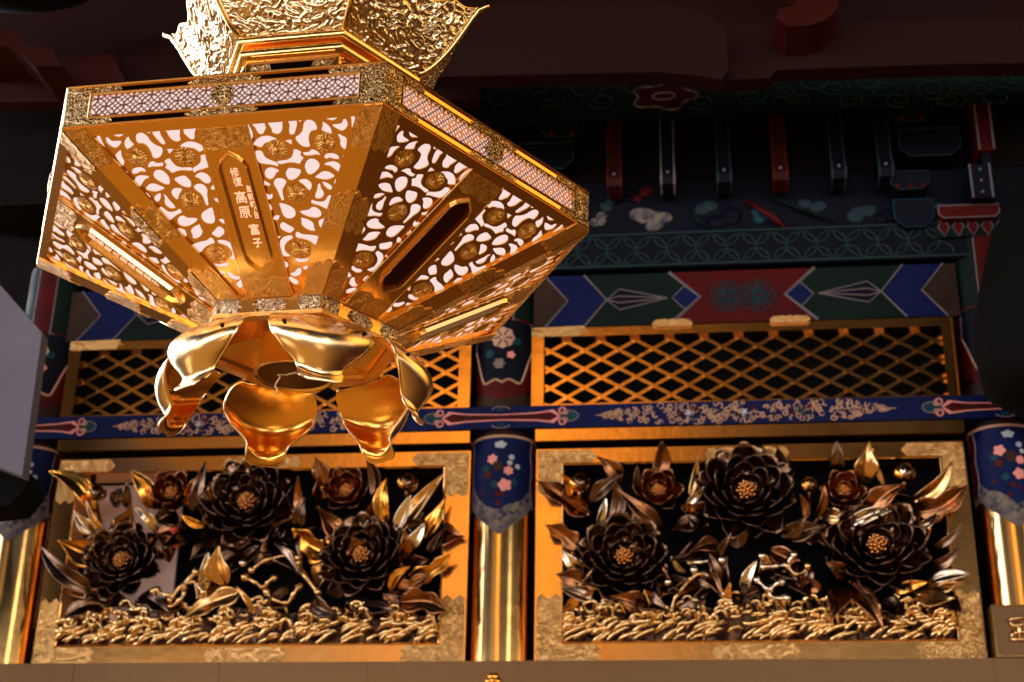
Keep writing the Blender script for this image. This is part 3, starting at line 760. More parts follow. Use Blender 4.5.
for cx in ((P2(605, 420).x + P2(886, 420).x) / 2, (P2(605, 420).x + P2(886, 420).x) / 2 - 1.905):
    rd = random.Random(5); mb = MB(); H = .53
    for i in range(230):
        x = rd.uniform(-H, H); lim = .036 * min(1, (1 - abs(x) / H) * 4.5); z = rd.uniform(-lim, lim)
        a = rd.random() * 6.28; ring2(mb, (cx + x, zc + z), rd.uniform(.006, .0115), a, a + rd.uniform(3.2, 5.6), rd.uniform(.0020, .0030), 'paint_lace', off=.002, n=9)
    for s in (1, -1): mb.tube([Vector((cx + s * H, YB - .002, zc)), Vector((cx + s * (H + .03), YB - .002, zc))], [.004, .001], 'paint_lace', 4)
    for fx, m1, m2, m3 in ((-.21, 'paint_red', 'paint_white', 'paint_red'), (0, 'paint_green', 'paint_white', 'paint_red'), (.21, 'paint_red', 'paint_teal', 'paint_red')):
        for j, (dx, dz, r, m) in enumerate(((-.03, -.008, .013, m1), (.03, .014, .013, m3), (0, 0, .015, m2), (-.012, .02, .011, 'paint_blue'), (.012, -.018, .012, 'paint_teal'), (.034, -.012, .011, 'paint_blue'))):
            flatp(mb, blossom(cx + fx + dx, zc + dz, r, 5, j, .3), m, .0045 + j * .0006)
    wpart(mb, 'scrollwork', beam)

# ---- thin gilt rails above each carved panel ---------------------------
XL0, XL1, XR0, XR1 = P2(57, 459).x, P2(467.5, 452).x, P2(537, 449).x, P2(964, 440).x
XL0, XL1 = -2.425, -.783; XR0, XR1 = -.530, 1.062
for x0, x1, nm in ((XL0, XL1, 'left'), (XR0, XR1, 'right')):
    mb = MB(); mb.box((x0, YF - .045, 3.512), (x1, YF + .12, 3.559), 'brass'); o = mb.build('gilt_rail'); tag(o, 'thin bright gilt rail between the blue beam and the %s carved panel' % nm, 'rail', 'gilt rails over the carved panels')

# ---- lattice transoms ---------------------------------------------------
def lattice(x0, x1, nm):
    z0, z1 = 3.654, 3.985; y = YF - .03; fw = .047
    t = root('lattice_transom', ((x0 + x1) / 2, YF, z0), 'gilt diamond lattice transom above the %s carved panel' % nm, 'lattice', group='gilt lattice transoms')
    mb = MB()
    mb.box((x0, y, z0), (x1, y + .06, z0 + .013), 'brass'); mb.box((x0, y, z1 - .036), (x1, y + .06, z1), 'brass')
    mb.box((x0, y, z0 + .013), (x0 + fw, y + .06, z1 - .036), 'brass'); mb.box((x1 - fw, y, z0 + .013), (x1, y + .06, z1 - .036), 'brass')
    for a in (x0 + .004, x1 - .004): mb.box((a - .004, y - .004, z0), (a + .004, y, z1), 'brass')
    wpart(mb, 'frame', t)
    ix0, ix1, iz0, iz1 = x0 + fw, x1 - fw, z0 + .013, z1 - .036
    mb = MB(); sl = .58; st = .134; yy = y + .028
    for s in (1, -1):
        k = -30
        while k < 40:
            # line: z = iz0 + s*sl*(x - xs)
            xs = ix0 + k * st * 1.0 + .02; pts = []
            for x in (ix0, ix1):
                z = iz0 + s * sl * (x - xs); pts.append((x, z))
            (xa, za), (xb, zb) = pts
            for lim in (iz0, iz1):
                if (za - lim) * (zb - lim) < 0:
                    xx = xa + (xb - xa) * (lim - za) / (zb - za)
                    out_a = (za < iz0 or za > iz1) and ((lim == iz0 and za < iz0) or (lim == iz1 and za > iz1))
                    if out_a: xa, za = xx, lim
                    else: xb, zb = xx, lim
            if iz0 - 1e-6 <= za <= iz1 + 1e-6 and iz0 - 1e-6 <= zb <= iz1 + 1e-6 and xb - xa > .01:
                d = Vector((-(zb - za), 0, xb - xa)).normalized() * .0068; dy = Vector((0, .014, 0)); y0 = yy + (.006 if s > 0 else 0)
                A, B = Vector((xa, y0, za)), Vector((xb, y0, zb))
                mb.hull8([A - d, B - d, B + d, A + d, A - d + dy, B - d + dy, B + d + dy, A + d + dy], 'brass')
            k += 1
    wpart(mb, 'diamond_grille', t)
    mb = MB(); mb.box((x0 + .01, y + .10, z0 + .01), (x1 - .01, y + .11, z1 - .01), 'lacquer_black'); wpart(mb, 'dark_backing', t)
    for fx in (.34, .62):   # lobed clips on the top rail
        cx = x0 + (x1 - x0) * fx; mb = MB()
        mb.prism([Vector((cx + x, y - .002, z1 - .004 + z)) for x, z in ((-.07, -.006), (-.078, .008), (-.065, .020), (-.03, .024), (-.012, .020), (0, .026), (.012, .020), (.03, .024), (.065, .020), (.078, .008), (.07, -.006))], (0, -.014, 0), 'brass_chased')
        wpart(mb, 'lobed_clip', t)
    mb = MB(); mb.prism([Vector((x0 + a, y - .0005, b + z1)) for a, b in ((0, -.036), (.19, -.036), (.20, -.02), (.225, -.018), (.205, -.004), (.21, .006), (0, .002))], (0, -.005, 0), 'brass_chased'); wpart(mb, 'corner_mount', t)
lattice(-2.436, -.789, 'left'); lattice(-.549, 1.066, 'right')

# ---- chevron painted lintel -----------------------------------------------
ZC0, ZC1 = 3.998, 4.222; YC = YF - .01
def chevron(x0, x1, nm):
    t = root('painted_lintel', ((x0 + x1) / 2, YF + .1, ZC0), 'dark green and blue painted lintel over the %s lattice, chevrons round a red centre' % nm, 'beam', group='painted chevron lintels')
    mb = MB(); mb.box((x0, YC, ZC0), (x1, YF + .28, ZC1), 'paint_green'); wpart(mb, 'timber', t)
    cx = (x0 + x1) / 2; L = (x1 - x0) / 2; h = (ZC1 - ZC0) / 2; zm = ZC0 + h; mb = MB(); ln = MB()
    def P(pts, m, off):
        for s in (1, -1): flatp(mb, [(cx + s * a, zm + b) for a, b in pts][::s], m, off, YC)
    P([(L, -h), (L, h), (L - .045, h), (L - .135, 0), (L - .045, -h)], 'paint_brown', .0014)
    P([(L - .045, h), (L - .135, 0), (L - .045, -h), (L - .20, -h), (L - .29, 0), (L - .20, h)], 'paint_blue', .0016)
    flatp(mb, [(cx - .285, zm - h), (cx - .165, zm), (cx - .285, zm + h), (cx + .285, zm + h), (cx + .165, zm), (cx + .285, zm - h)], 'paint_red', .0016, YC)
    P([(.165, 0), (.225, .052), (.275, 0), (.225, -.052)], 'paint_blue', .0032)
    P([(L - .29, 0), (L - .34, .045), (L - .53, 0), (L - .34, -.045)], 'paint_navy', .0020)
    def ln_(pts, w, m='paint_line'):
        for s in (1, -1): ln.tube([Vector((cx + s * a, YC - .004, zm + b)) for a, b in pts], w, m, 4)
    ln_([(L - .045, h), (L - .135, 0), (L - .045, -h)], .004); ln_([(L - .20, h), (L - .29, 0), (L - .20, -h)], .004); ln_([(.285, h), (.165, 0), (.285, -h)], .007)
    ln_([(.225, .052), (.275, 0), (.225, -.052)], .003)
    
    for q in (1, .33, -.33, -1): ln_([(L - .29, 0), (L - .34, .045 * q), (L - .53, 0)], .0026)
    wpart(mb, 'painted_chevron', t); wpart(ln, 'painted_line', t)
    mb = MB()
    for s in (1, -1):
        for k in range(14):
            a = k * 2 * PI / 14; c0 = (cx + s * .058, zm)
            ring2(mb, (c0[0] + .056 * math.cos(a), c0[1] + .056 * math.sin(a)), .013, 0, 2 * PI, .0022, 'paint_teal', off=.004, y=YC, n=8)
            mb.tube([Vector((c0[0] + .01 * math.cos(a), YC - .004, c0[1] + .01 * math.sin(a))), Vector((c0[0] + .045 * math.cos(a), YC - .004, c0[1] + .045 * math.sin(a)))], .0042, 'paint_teal', 4)
    o = wpart(mb, 'painted_rosette', t)
chevron(-2.47, -.785, 'left'); chevron(-.545, 1.10, 'right')

# ---- strip painted with linked circles -------------------------------------
shp = root('circle_pattern_beam', (-.5, YF + .1, 4.23), 'dark teal beam painted with a row of linked circles above the lintels', 'beam')
mb = MB(); mb.box((-2.45, YF - .03, 4.238), (2.2, YF + .28, 4.392), 'paint_navy'); wpart(mb, 'timber', shp)
mb = MB(); y = YF - .034; n = 0
for i in range(-20, 15):
    for j in (0, 1):
        c = (pc + i * .118 + j * .059, 4.315 + (.059 if j else 0) * 1)
        for zz in ((c[1],) if not j else (4.256, 4.374)):
            a0, a1 = (0, 2 * PI) if not j else ((0, PI) if zz < 4.3 else (PI, 2 * PI))
            if c[0] > -2.38 and c[0] < 2.1: ring2(mb, (c[0], zz), .059 if not j else .05, a0, a1, .0042, 'paint_line_shaded', off=0, y=y, n=16)
for z in (4.246, 4.386): mb.box((-2.45, y - .003, z - .004), (2.2, y + .001, z + .004), 'paint_line_shaded')
wpart(mb, 'linked_circles', shp)
# ---- dark relief board ---------------------------------------------------------
brd = root('relief_board', (-.5, YF + .1, 4.39), 'dark blue board with pale cloud and flower relief below the brackets', 'board')
mb = MB(); mb.box((-2.45, YF + .02, 4.40), (2.2, YF + .28, 4.66), 'paint_navy'); wpart(mb, 'board', brd)
mb = MB(); rd = random.Random(11)
for px, py, r, m in ((640, 215, 13, 'paint_line'), (662, 222, 12, 'paint_line'), (650, 232, 10, 'paint_line'), (600, 217, 8, 'paint_line'), (612, 205, 7, 'paint_line_shaded'), (628, 200, 9, 'paint_navy'), (640, 195, 8, 'paint_red'), (705, 205, 11, 'paint_line_shaded'), (725, 218, 13, 'paint_navy'), (812, 205, 10, 'paint_line_shaded'), (862, 222, 12, 'paint_line_shaded'), (890, 230, 10, 'paint_navy'), (864, 232, 9, 'paint_line_shaded'), (935, 235, 9, 'paint_line_shaded'), (765, 228, 9, 'paint_teal'), (580, 200, 9, 'paint_teal')):
    c = P2(px, py, .018); c.z = max(c.z, 4.47)
    mb.part()
    for k in range(3): mb.ball(c + Vector((rd.uniform(-.03, .03), 0, rd.uniform(-.025, .025))), r * .0026, 'paint_floral' if m == 'paint_line' else m, 10, 6, (1.2, .25, .9))
for (a, b, c, w, m) in (((745, 200), (770, 215), (790, 232), .016, 'paint_red'), ((770, 197), (800, 208), (835, 222), .009, 'paint_green'), ((690, 205), (698, 220), (712, 230), .008, 'paint_green')):
    mb.part().tube([P2(*a, .0), P2(*b, -.01), P2(*c, .0)], [w * .3, w, w * .3], m, 8)
mb.builds('relief_carving', brd, world=True, smooth=True)

# ---- bracket zone: hanging bracket arms and bearing blocks -----------------------
def bracket_arm(px, y0, y1, accent, i):
    x = P2(px, 150, -.12).x; zb = P2(px, y1, -.12).z; zt = P2(px, y0, -.12).z; w = .026
    t = root('bracket', (x, YF - .05, zt), '%s bracket arm with pale outlines, %s from the left of the hanging row' % (('red' if 'orange' in accent else 'dark blue'), ('first', 'second', 'third', 'fourth', 'fifth', 'sixth')[i]), 'bracket', group='hanging bracket arms under the cloud frieze')
    mb = MB(); sec = [(YF - .0, zt), (YF - .10, zt), (YF - .115, zb + .10), (YF - .135, zb + .03), (YF - .12, zb), (YF - .05, zb - .012), (YF - .0, zb)]
    mb.prism([Vector((x - w, a, b)) for a, b in sec], (2 * w, 0, 0), 'paint_navy' if 'orange' not in accent else 'lacquer_red'); wpart(mb, 'arm', t)
    mb = MB()
    for s in (1, -1): mb.tube([Vector((x + s * w, a - .002, b)) for a, b in sec[1:6]], [.0022, .003, .006, .005, .003], accent, 6)
    mb.ball((x, YF - .138, zb + .045), .007, 'paint_line', 8, 6); wpart(mb, 'painted_line', t)
for i, (px, y0, y1, ac) in enumerate(((614, 118, 186, 'paint_orange'), (667, 116, 184, 'paint_line'), (723, 112, 182, 'paint_line_shaded'), (779, 112, 180, 'paint_orange'), (837, 112, 178, 'paint_line_shaded'), (884, 112, 176, 'paint_line_shaded'))): bracket_arm(px, y0, y1, ac, i)
def block(x0, x1, y0, y1, m, line, label, dy=-.10, dots=None):
    a, b = P2(x0, y0, dy), P2(x1, y1, dy); t = root('bearing_block', ((a.x + b.x) / 2, YF + dy, b.z), label, 'bracket')
    h = a.z - b.z; c = .32 * h; y = YF + dy; sec = [(a.x, a.z), (b.x, a.z), (b.x, b.z + c), (b.x - c, b.z), (a.x + c, b.z), (a.x, b.z + c)]
    mb = MB(); mb.prism([Vector((p, y, q)) for p, q in sec], (0, .018 - dy, 0), m); wpart(mb, 'block', t)
    mb = MB(); mb.tube([Vector((p, y - .002, q)) for p, q in sec + sec[:1]], .0028, line, 4)
    if dots:
        for k in range(dots): mb.ball((a.x + (b.x - a.x) * (k + .5) / dots, y - .004, b.z + h * .15), .011, 'paint_red', 8, 6)
    wpart(mb, 'painted_line', t)
block(541, 583, 116, 136, 'paint_green', 'paint_line_shaded', 'small green bearing block with two red dots beside the gilt rim of the lantern', dots=2)
block(520, 573, 144, 168, 'paint_navy', 'paint_line_shaded', 'blue bearing block just right of the lantern rim, below the green one')
block(890, 932, 102, 120, 'paint_green', 'paint_line_shaded', 'dim green bearing block at the upper right under the frieze', dots=2)
block(898, 962, 130, 154, 'paint_navy', 'paint_line_shaded', 'dim blue bearing block below the green one at the upper right')
block(890, 930, 172, 188, 'paint_navy', 'paint_line_shaded', 'small dark bearing block low at the right end of the bracket row', dots=3)
block(893, 935, 200, 226, 'paint_navy', 'paint_teal', 'curved blue bearing block at the right end of the relief board', dy=-.06)
block(938, 1000, 206, 216, 'paint_red', 'paint_line', 'flat red bearing block beside the pillar head at the right', dy=-.09)
bx = P2(982, 150, -.14)
t = root('corner_bracket', (bx.x, YF - .1, 4.4), 'upright bracket over the right pillar, red above and blue with white dots below', 'bracket')
mb = MB(); a, b = P2(972, 92, -.14), P2(994, 150, -.14); mb.box((a.x, YF - .14, b.z), (b.x, YF + .015, a.z), 'paint_red'); a2, b2 = P2(969, 165, -.14), P2(993, 198, -.14); mb.box((a2.x, YF - .145, b2.z), (b2.x, YF + .015, a2.z), 'paint_navy'); mb.box((a.x + .01, YF - .12, b2.z), (b.x - .01, YF + .015, a.z), 'paint_navy'); wpart(mb, 'arm', t)
mb = MB()
for A, B in ((a, b), (a2, b2)):
    for x in (A.x, B.x): mb.tube([Vector((x, YF - .148, A.z)), Vector((x, YF - .150, B.z))], .004, 'paint_line', 4)
for k in range(3): mb.ball(((a2.x + b2.x) / 2, YF - .149, b2.z + (a2.z - b2.z) * (k + .5) / 3), .006, 'paint_line', 8, 6)
wpart(mb, 'painted_line', t)
t = root('lozenge_strip', (bx.x, YF - .04, 4.42), 'strip of small red lozenges under the red block at the right', 'trim')
mb = MB(); a, b = P2(935, 220, -.04), P2(1010, 236, -.04); mb.box((a.x, YF - .05, b.z), (b.x, YF + .018, a.z), 'paint_green'); wpart(mb, 'strip', t)
mb = MB()
for k in range(5):
    c = Vector((a.x + (b.x - a.x) * (k + .5) / 5, YF - .055, (a.z + b.z) / 2)); h = (a.z - b.z) / 2; q = [c + Vector((p, 0, r)) for p, r in ((-.022, 0), (0, h), (.022, 0), (0, -h))]
    mb.prism(q, (0, .004, 0), 'paint_red'); mb.tube(q + q[:1], .002, 'paint_line', 4)
wpart(mb, 'lozenge', t)
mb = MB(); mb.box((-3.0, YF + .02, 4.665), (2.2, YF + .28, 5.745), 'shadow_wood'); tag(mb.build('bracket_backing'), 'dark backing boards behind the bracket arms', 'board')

# ---- cloud-scroll frieze --------------------------------------------------------
YZ = YF - .30
fr = root('cloud_frieze', (-.4, YZ, 4.8), 'dark frieze carved and painted with outlined cloud scrolls under the red beam', 'frieze')
zf0, zf1 = pt(700, 112, YZ).z, pt(700, 66, YZ).z
mb = MB(); mb.box((-2.4, YZ, zf0 + .02), (2.2, YZ + .06, zf1 + .02), 'paint_green'); mb.box((-3.0, YZ + .005, zf1 + .02), (2.2, YZ + .06, 5.749), 'lacquer_brown'); wpart(mb, 'board', fr)
mb = MB(); rd = random.Random(3)
def spiral(c, r, turns, a0, m, w=.0036, k=.7, sg=1):
    mb.tube([Vector((c.x + r * (1 - .75 * i / 24) * math.cos(a0 + sg * turns * 2 * PI * i / 24), YZ - .004, c.z + k * r * (1 - .75 * i / 24) * math.sin(a0 + sg * turns * 2 * PI * i / 24))) for i in range(25)], w, m, 4)
for i in range(34):
    px = 470 + i * 16.5; c = pt(px, 78 + 22 * ((i * 7) % 3) / 2 + rd.uniform(-3, 3), YZ)
    spiral(c, rd.uniform(.045, .075), rd.uniform(1.1, 1.7), rd.random() * 6, rd.choice(('paint_line_shaded', 'paint_line_shaded', 'paint_teal')), .0032, rd.uniform(.5, .8), rd.choice((1, -1)))
c = pt(664, 98, YZ); mb.prism([Vector((c.x + .115 * (1 + .16 * math.cos(5 * t)) * math.cos(t), YZ, c.z + .055 * (1 + .16 * math.cos(5 * t)) * math.sin(t))) for t in [i * PI / 20 for i in range(40)]], (0, -.012, 0), 'lacquer_red')
mb.tube([Vector((c.x + .118 * (1 + .16 * math.cos(5 * t)) * math.cos(t), YZ - .014, c.z + .058 * (1 + .16 * math.cos(5 * t)) * math.sin(t))) for t in [i * PI / 20 for i in range(41)]], .0048, 'paint_floral', 4)
mb.tube([Vector((c.x + .045 * math.cos(t), YZ - .015, c.z + .016 * math.sin(t))) for t in [i * PI / 12 for i in range(25)]], .004, 'paint_line', 4)
wpart(mb, 'cloud_scroll', fr)

# ---- red lacquered beams overhead ---------------------------------------------------
YR = 4.55
def outline_beam(name, pts, y, depth, m, label, bev=.0):
    q = [pt(px, py, y) for px, py in pts]; c = sum(q, Vector()) / len(q)
    mb = MB(); mb.prism(q, (0, depth, 0), m); o = mb.build(name, loc=c); tag(o, label, 'beam'); return o
outline_beam('rainbow_beam', [(430, 77), (430, 8), (560, 3), (650, 2), (690, 8), (716, 20), (727, 32), (728, 70), (722, 80), (700, 76), (660, 72), (560, 74)], YR, .08, 'lacquer_brown', 'dark red lacquered curved beam end behind the lantern crown')
outline_beam('eave_beam', [(724, 80), (724, 24), (1100, 18), (1100, 62), (950, 64), (800, 69), (776, 70), (770, 78)], YR + .085, .08, 'lacquer_brown', 'dark red lacquered beam running to the right edge at the top')
mb = MB(); q = [pt(px, py, YR - .1) for px, py in ((770, -150), (840, -150), (838, 8), (826, 20), (806, 26), (788, 26), (776, 18), (780, 8), (796, 6))]
mb.prism(q, (0, .22, 0), 'lacquer_red'); o = mb.build('scroll_nosing', loc=q[4]); tag(o, 'carved scroll nosing at the top edge right of the beams', 'carving')
outline_beam('eave_beam', [(-40, 103), (-40, 68), (60, 66), (60, 56), (112, 54), (134, 98), (90, 101)], YR + .2, .06, 'lacquer_red', 'red brown beam end at the top left behind the lantern')
outline_beam('eave_beam', [(112, 50), (180, 30), (470, 4), (480, 100), (134, 112)], YR + .27, .06, 'lacquer_brown', 'very dark brown beam passing behind the lantern crown')
mb = MB(); q = [pt(px, py, YR - .05) for px, py in ((-30, 30), (16, 30), (30, 46), (52, 50), (62, 66), (34, 66), (20, 52), (8, 46), (-30, 46))]
mb.prism(q, (0, .25, 0), 'lacquer_red'); o = mb.build('scroll_nosing', loc=q[2]); tag(o, 'carved scroll nosing at the top left corner', 'carving')
q0 = pt(20, -45, YR - .25); mb = MB(); mb.ball(q0, .26, 'lacquer_black', 28, 16, (1.5, 1, .72)); o = mb.build('round_boss', loc=q0, smooth=True); tag(o, 'large dark rounded carved boss in the top left corner', 'carving')
# grey board at the left edge and dark hanging shape at the right edge
mb = MB(); mb.box((pt(-60, 300, 4.2).x - .52, 4.15, 0), (pt(-60, 300, 4.2).x - .38, 4.35, 5.4), 'lacquer_black'); tag(mb.build('post', loc=(pt(-60, 300, 4.2).x, 4.25, 0)), 'dark post carrying the grey slanted board', 'post')
yb = 4.2; q = [pt(px, py, yb) for px, py in ((-180, 160), (0, 285), (42, 333), (22, 476), (-180, 400))]
mb = MB(); mb.prism(q, (0, .05, 0), 'board_grey'); o = mb.build('grey_board', loc=q[3]); tag(o, 'plain grey slanted board at the left edge', 'board')
q = [pt(px, py, yb + .12) for px, py in ((-180, 380), (20, 466), (26, 486), (10, 505), (-180, 525))]
mb = MB(); mb.prism(q, (0, .15, 0), 'lacquer_black'); o = mb.build('dark_block', loc=q[2]); tag(o, 'black block end below the grey board at the left edge', 'block')
mb = MB()
P = [(1060, 120), (1040, 150), (1022, 172), (1006, 205), (990, 240), (980, 285), (974, 330), (978, 360), (986, 385), (1004, 395), (1030, 396), (1080, 396), (1080, 120)]
c = pt(1075, 300, 4.9); prof = []
for px, py in P[1:-2]: p = pt(px, py, 4.9); prof.append((abs(c.x - p.x), p.z - c.z))
mb.lathe([(0, prof[0][1])] + prof + [(0, prof[-1][1])], c, 'lacquer_black', 40); o = mb.build('hanging_bell', loc=c, smooth=True); tag(o, 'large black drooping bell shape at the right edge', 'ornament')
mb = MB(); mb.tube([c + Vector((0, 0, prof[0][1] - .02)), Vector((c.x, c.y, 5.76))], .02, 'lacquer_black', 10); o = mb.build('suspension_rod', loc=(c.x, c.y, 5.5)); tag(o, 'black rod holding the drooping bell at the right edge', 'rod')

# ================================================================== CARVED PEONY PANELS
def petal(mb, ax, up, az, rb, L, w, t0, t1, m, cup=.35, rufl=0., seed=0):
    """spoon-shaped petal standing on a flower: ax flower axis, az place round it, t0/t1 angle from the axis at root and tip"""
    Z = Vector(ax).normalized(); X = (Vector(up) - Z * Vector(up).dot(Z)).normalized(); Y = Z.cross(X)
    o = X * math.cos(az) + Y * math.sin(az); s = Y * math.cos(az) - X * math.sin(az)
    pts = []; r, h = rb, 0; nb = 9
    for j in range(nb + 1):
        t = math.radians(t0 + (t1 - t0) * j / nb); pts.append((r, h, t)); r += L / nb * math.sin(t); h += L / nb * math.cos(t)
    nw = 8
    def fn(u, v):
        j = min(nb, int(round(v * nb))); r, h, t = pts[j]; a = 2 * u - 1
        ww = w * (math.sin(PI * (.10 + .76 * v ** 1.05)) ** .7)
        if v > .95: ww *= .80
        c = cup * ww * (a * a)
        n = o * -math.cos(t) + Z * math.sin(t)      # towards the flower's heart
        tipd = (.10 if v > .95 else .03) * L * (1 - a * a) if v > .85 else 0
        q = rufl * math.sin(a * 7 + seed) * v
        return o * r + Z * h + s * (ww * a) + n * (c + q) + (o * math.sin(t) + Z * math.cos(t)) * tipd
    mb.grid(fn, nw, nb, m)
def place_petals(parent, c, ax, rings, m, seed, name='petal'):
    rd = random.Random(seed)
    for (n, rb, L, w, t0, t1, off) in rings:
        base = None
        for k in range(n):
            mb = MB(); petal(mb, ax, (0, 0, 1), off + 2 * PI * k / n + rd.uniform(-.1, .1), rb, L * rd.uniform(.92, 1.08), w * rd.uniform(.92, 1.08), t0 + rd.uniform(-6, 6), t1 + rd.uniform(-8, 8), m, .38, .0015, rd.random() * 6)
            mb.v = [v + c for v in mb.v]
            o = mb.build(name, parent, smooth=True, solid=.0032); o.location = (0, 0, 0)
def peony(panel, px, py, s, kind, seed, dy=-.03, m='bronze_dark', tilt=(0, -1, .10), mc='bronze_heart'):
    c = P2(px, py, dy) - panel.location
    ax = Vector(tilt).normalized(); rd = random.Random(seed)
    mb = MB(); u, w = basis(ax)
    mb.lathe([(0, .040 * s), (.016 * s, .037 * s), (.032 * s, .022 * s), (.038 * s, 0), (.032 * s, -.05), (.02, -.09 + .0)], c, m, 18, ax=ax)
    core = mb.build('peony' if kind == 'full' else 'half_open_peony', panel, smooth=True)
    mb = MB()
    for i in range(26):
        a = i * 2.399; r = .036 * s * math.sqrt((i + .5) / 26); h = .042 * s - (r / (.036 * s)) ** 2 * .022 * s
        mb.ball(c + (u * math.cos(a) + w * math.sin(a)) * r + ax * h, .0074 * s, mc, 10, 7)
    mb.build('flower_heart', core, smooth=True)
    if kind == 'full':
        rings = [(6, .040 * s, .050 * s, .030 * s, 62, -18, .3), (7, .046 * s, .080 * s, .038 * s, 78, -4, .0), (8, .048 * s, .108 * s, .048 * s, 86, 12, .35), (8, .050 * s, .130 * s, .054 * s, 92, 32, .1), (8, .052 * s, .132 * s, .052 * s, 98, 60, .5)]
    else:
        rings = [(5, .022 * s, .062 * s, .030 * s, 55, -20, .3), (6, .028 * s, .095 * s, .042 * s, 80, -6, .0), (6, .032 * s, .105 * s, .042 * s, 92, 28, .5)]
    place_petals(core, c, ax, rings, m, seed)
def bud(panel, px, py, s, m, ax=(0.1, -.3, 1), dy=-.06, seed=0):
    c = P2(px, py, dy) - panel.location; ax = Vector(ax).normalized(); mb = MB()
    mb.lathe([(0, .034 * s), (.012 * s, .031 * s), (.026 * s, .018 * s), (.033 * s, 0), (.030 * s, -.018 * s), (.018 * s, -.032 * s), (.006 * s, -.038 * s)], c, m, 20, ax=ax)
    b = mb.build('peony_bud', panel, smooth=True)
    for k in range(4):
        mb = MB(); petal(mb, ax, (0, 1, 0), k * PI / 2 + .4, .003 * s, .075 * s, .024 * s, 95, -38, ('bronze_tan', 'bronze_gold', 'bronze_dark', 'bronze_tan')[k], .9)
        mb.v = [v * 1.0 + c - ax * .036 * s for v in mb.v]; mb.build('sepal', b, smooth=True, solid=.002)
    mb = MB(); mb.tube([c - ax * .03 * s, c - ax * .06 * s + Vector((0, .02, 0)), c - ax * .09 * s + Vector((0, .07, -.02))], [.008 * s, .007, .008], 'bronze_brown', 8); mb.build('stem', b, smooth=True)
MD = {'d': 'bronze_dark', 'b': 'bronze_brown', 'g': 'bronze_gold', 's': 'bronze_silver', 't': 'bronze_tan'}
def leaf(panel, bx, by, tx, ty, w, m, rd, lobes=0):
    d0, d1 = rd.uniform(-.03, -.01), rd.uniform(-.10, -.06)
    A, B = P2(bx, by, d0), P2(tx, ty, d1); D = B - A; L = D.length; D.normalize(); W = w * .0038 / 2
    roll = rd.uniform(-.5, .5); S = D.cross(Vector((0, -1, 0))).normalized(); Nn = S.cross(D); S, Nn = S * math.cos(roll) + Nn * math.sin(roll), Nn * math.cos(roll) - S * math.sin(roll)
    if Nn.y > 0: Nn = -Nn
    cu = rd.uniform(.05, .16) * L * rd.choice((1, 1, -1)); fold = rd.uniform(.25, .6); sb = rd.uniform(-.12, .12) * L
    def fn(u, v):
        a = 2 * u - 1
        ww = W * (math.sin(PI * min(1, .06 + .94 * v ** .8)) ** .8) * (1.0 - .1 * v)
        if lobes and abs(a) > .6: ww *= 1 + .30 * math.sin(v * PI * lobes * 2 - 1) * (abs(a) - .6) / .4
        if v > .985: ww = .0004
        return A + D * (L * v) + S * (ww * a + sb * math.sin(PI * v)) + Nn * (cu * math.sin(PI * v) + fold * ww * abs(a) + .0022 * math.cos(a * 14) * math.sin(PI * v) - (.002 if abs(a) < .1 else 0))
    mb = MB(); mb.grid(fn, 10, 16, MD[m]); mb.v = [v - panel.location for v in mb.v]
    return mb.build('leaf', panel, smooth=True, solid=.003)
def vine(panel, pts, w, m='bronze_silver', knob=True):
    q = []; P = [tuple(P2(x, y, -.05 - .012 * (i % 2))) for i, (x, y) in enumerate(pts)]
    n = (len(P) - 1) * 6
    q = [Vector(cr(P, i / n)) - panel.location for i in range(n + 1)]
    mb = MB(); mb.tube(q, [w * (.85 + .25 * math.sin(i * 1.3)) for i in range(n + 1)], m, 8)
    if knob:
        for e in (q[0], q[-1]): mb.ball(e, w * 1.7, m, 8, 6)
    mb.build('vine_tendril', panel, smooth=True)
def waves(panel, x0, x1, rd):
    """gilt curling waves and clouds along the foot of the opening"""
    z0 = 2.755; n = 9
    for i in range(n):
        mb = MB(); cx = x0 + (x1 - x0) * (i + .5) / n; hw_ = (x1 - x0) / n * .62
        top = 2.905 + rd.uniform(-.02, .02)
        for k in range(30):
            row = k / 30; z = z0 + .008 + (top - z0) * (1 - row) * rd.uniform(.75, 1); x = cx + rd.uniform(-hw_, hw_); x = max(x0 + .03, min(x1 - .03, x))
            Lh = rd.uniform(.022, .050) * (1.15 if row > .6 else .85); cv = rd.uniform(.008, .022) * (1 if row < .6 else .5); tl = rd.uniform(-.2, .5) if row < .55 else rd.uniform(.2, .7)
            sg = rd.choice((1, -1)) if row < .6 else 1; y = YF + .05 - .085 * (1 - abs(row - .45)) + rd.uniform(-.012, .012)
            P = []
            for j in range(9):
                t = j / 8 * 2 - 1; px_, pz_ = t * Lh, cv * (1 - t * t) * 1.2 * sg
                if t > .4 and row < .6: px_ -= (t - .4) * Lh * .9; pz_ -= (t - .4) * .03 * sg
                P.append((x + px_ * math.cos(tl) - pz_ * math.sin(tl), y - .012 * (1 - t * t), max(z0 + .004, z + px_ * math.sin(tl) + pz_ * math.cos(tl))))
            P = [(max(x0 + .008, min(x1 - .008, p[0])), p[1], p[2]) for p in P]
            r = rd.uniform(.0055, .0095); mb.tube(P, [r * q for q in (.3, .65, .9, 1, 1.05, 1, .9, .75, .5)], 'gilt_wave', 8)
        mb.grid(lambda u, v: Vector((cx + (u - .5) * 2 * hw_ * .98, YF + .055 + .012 * math.sin(u * 9 + i), z0 + (top - .02 - z0) * v)), 8, 3, 'bronze_dark')
        for j, v in enumerate(mb.v): mb.v[j] = Vector((max(x0 + .003, min(x1 - .003, v.x)), v.y, v.z)) - panel.location
        mb.build('wave_crest', panel, smooth=True)
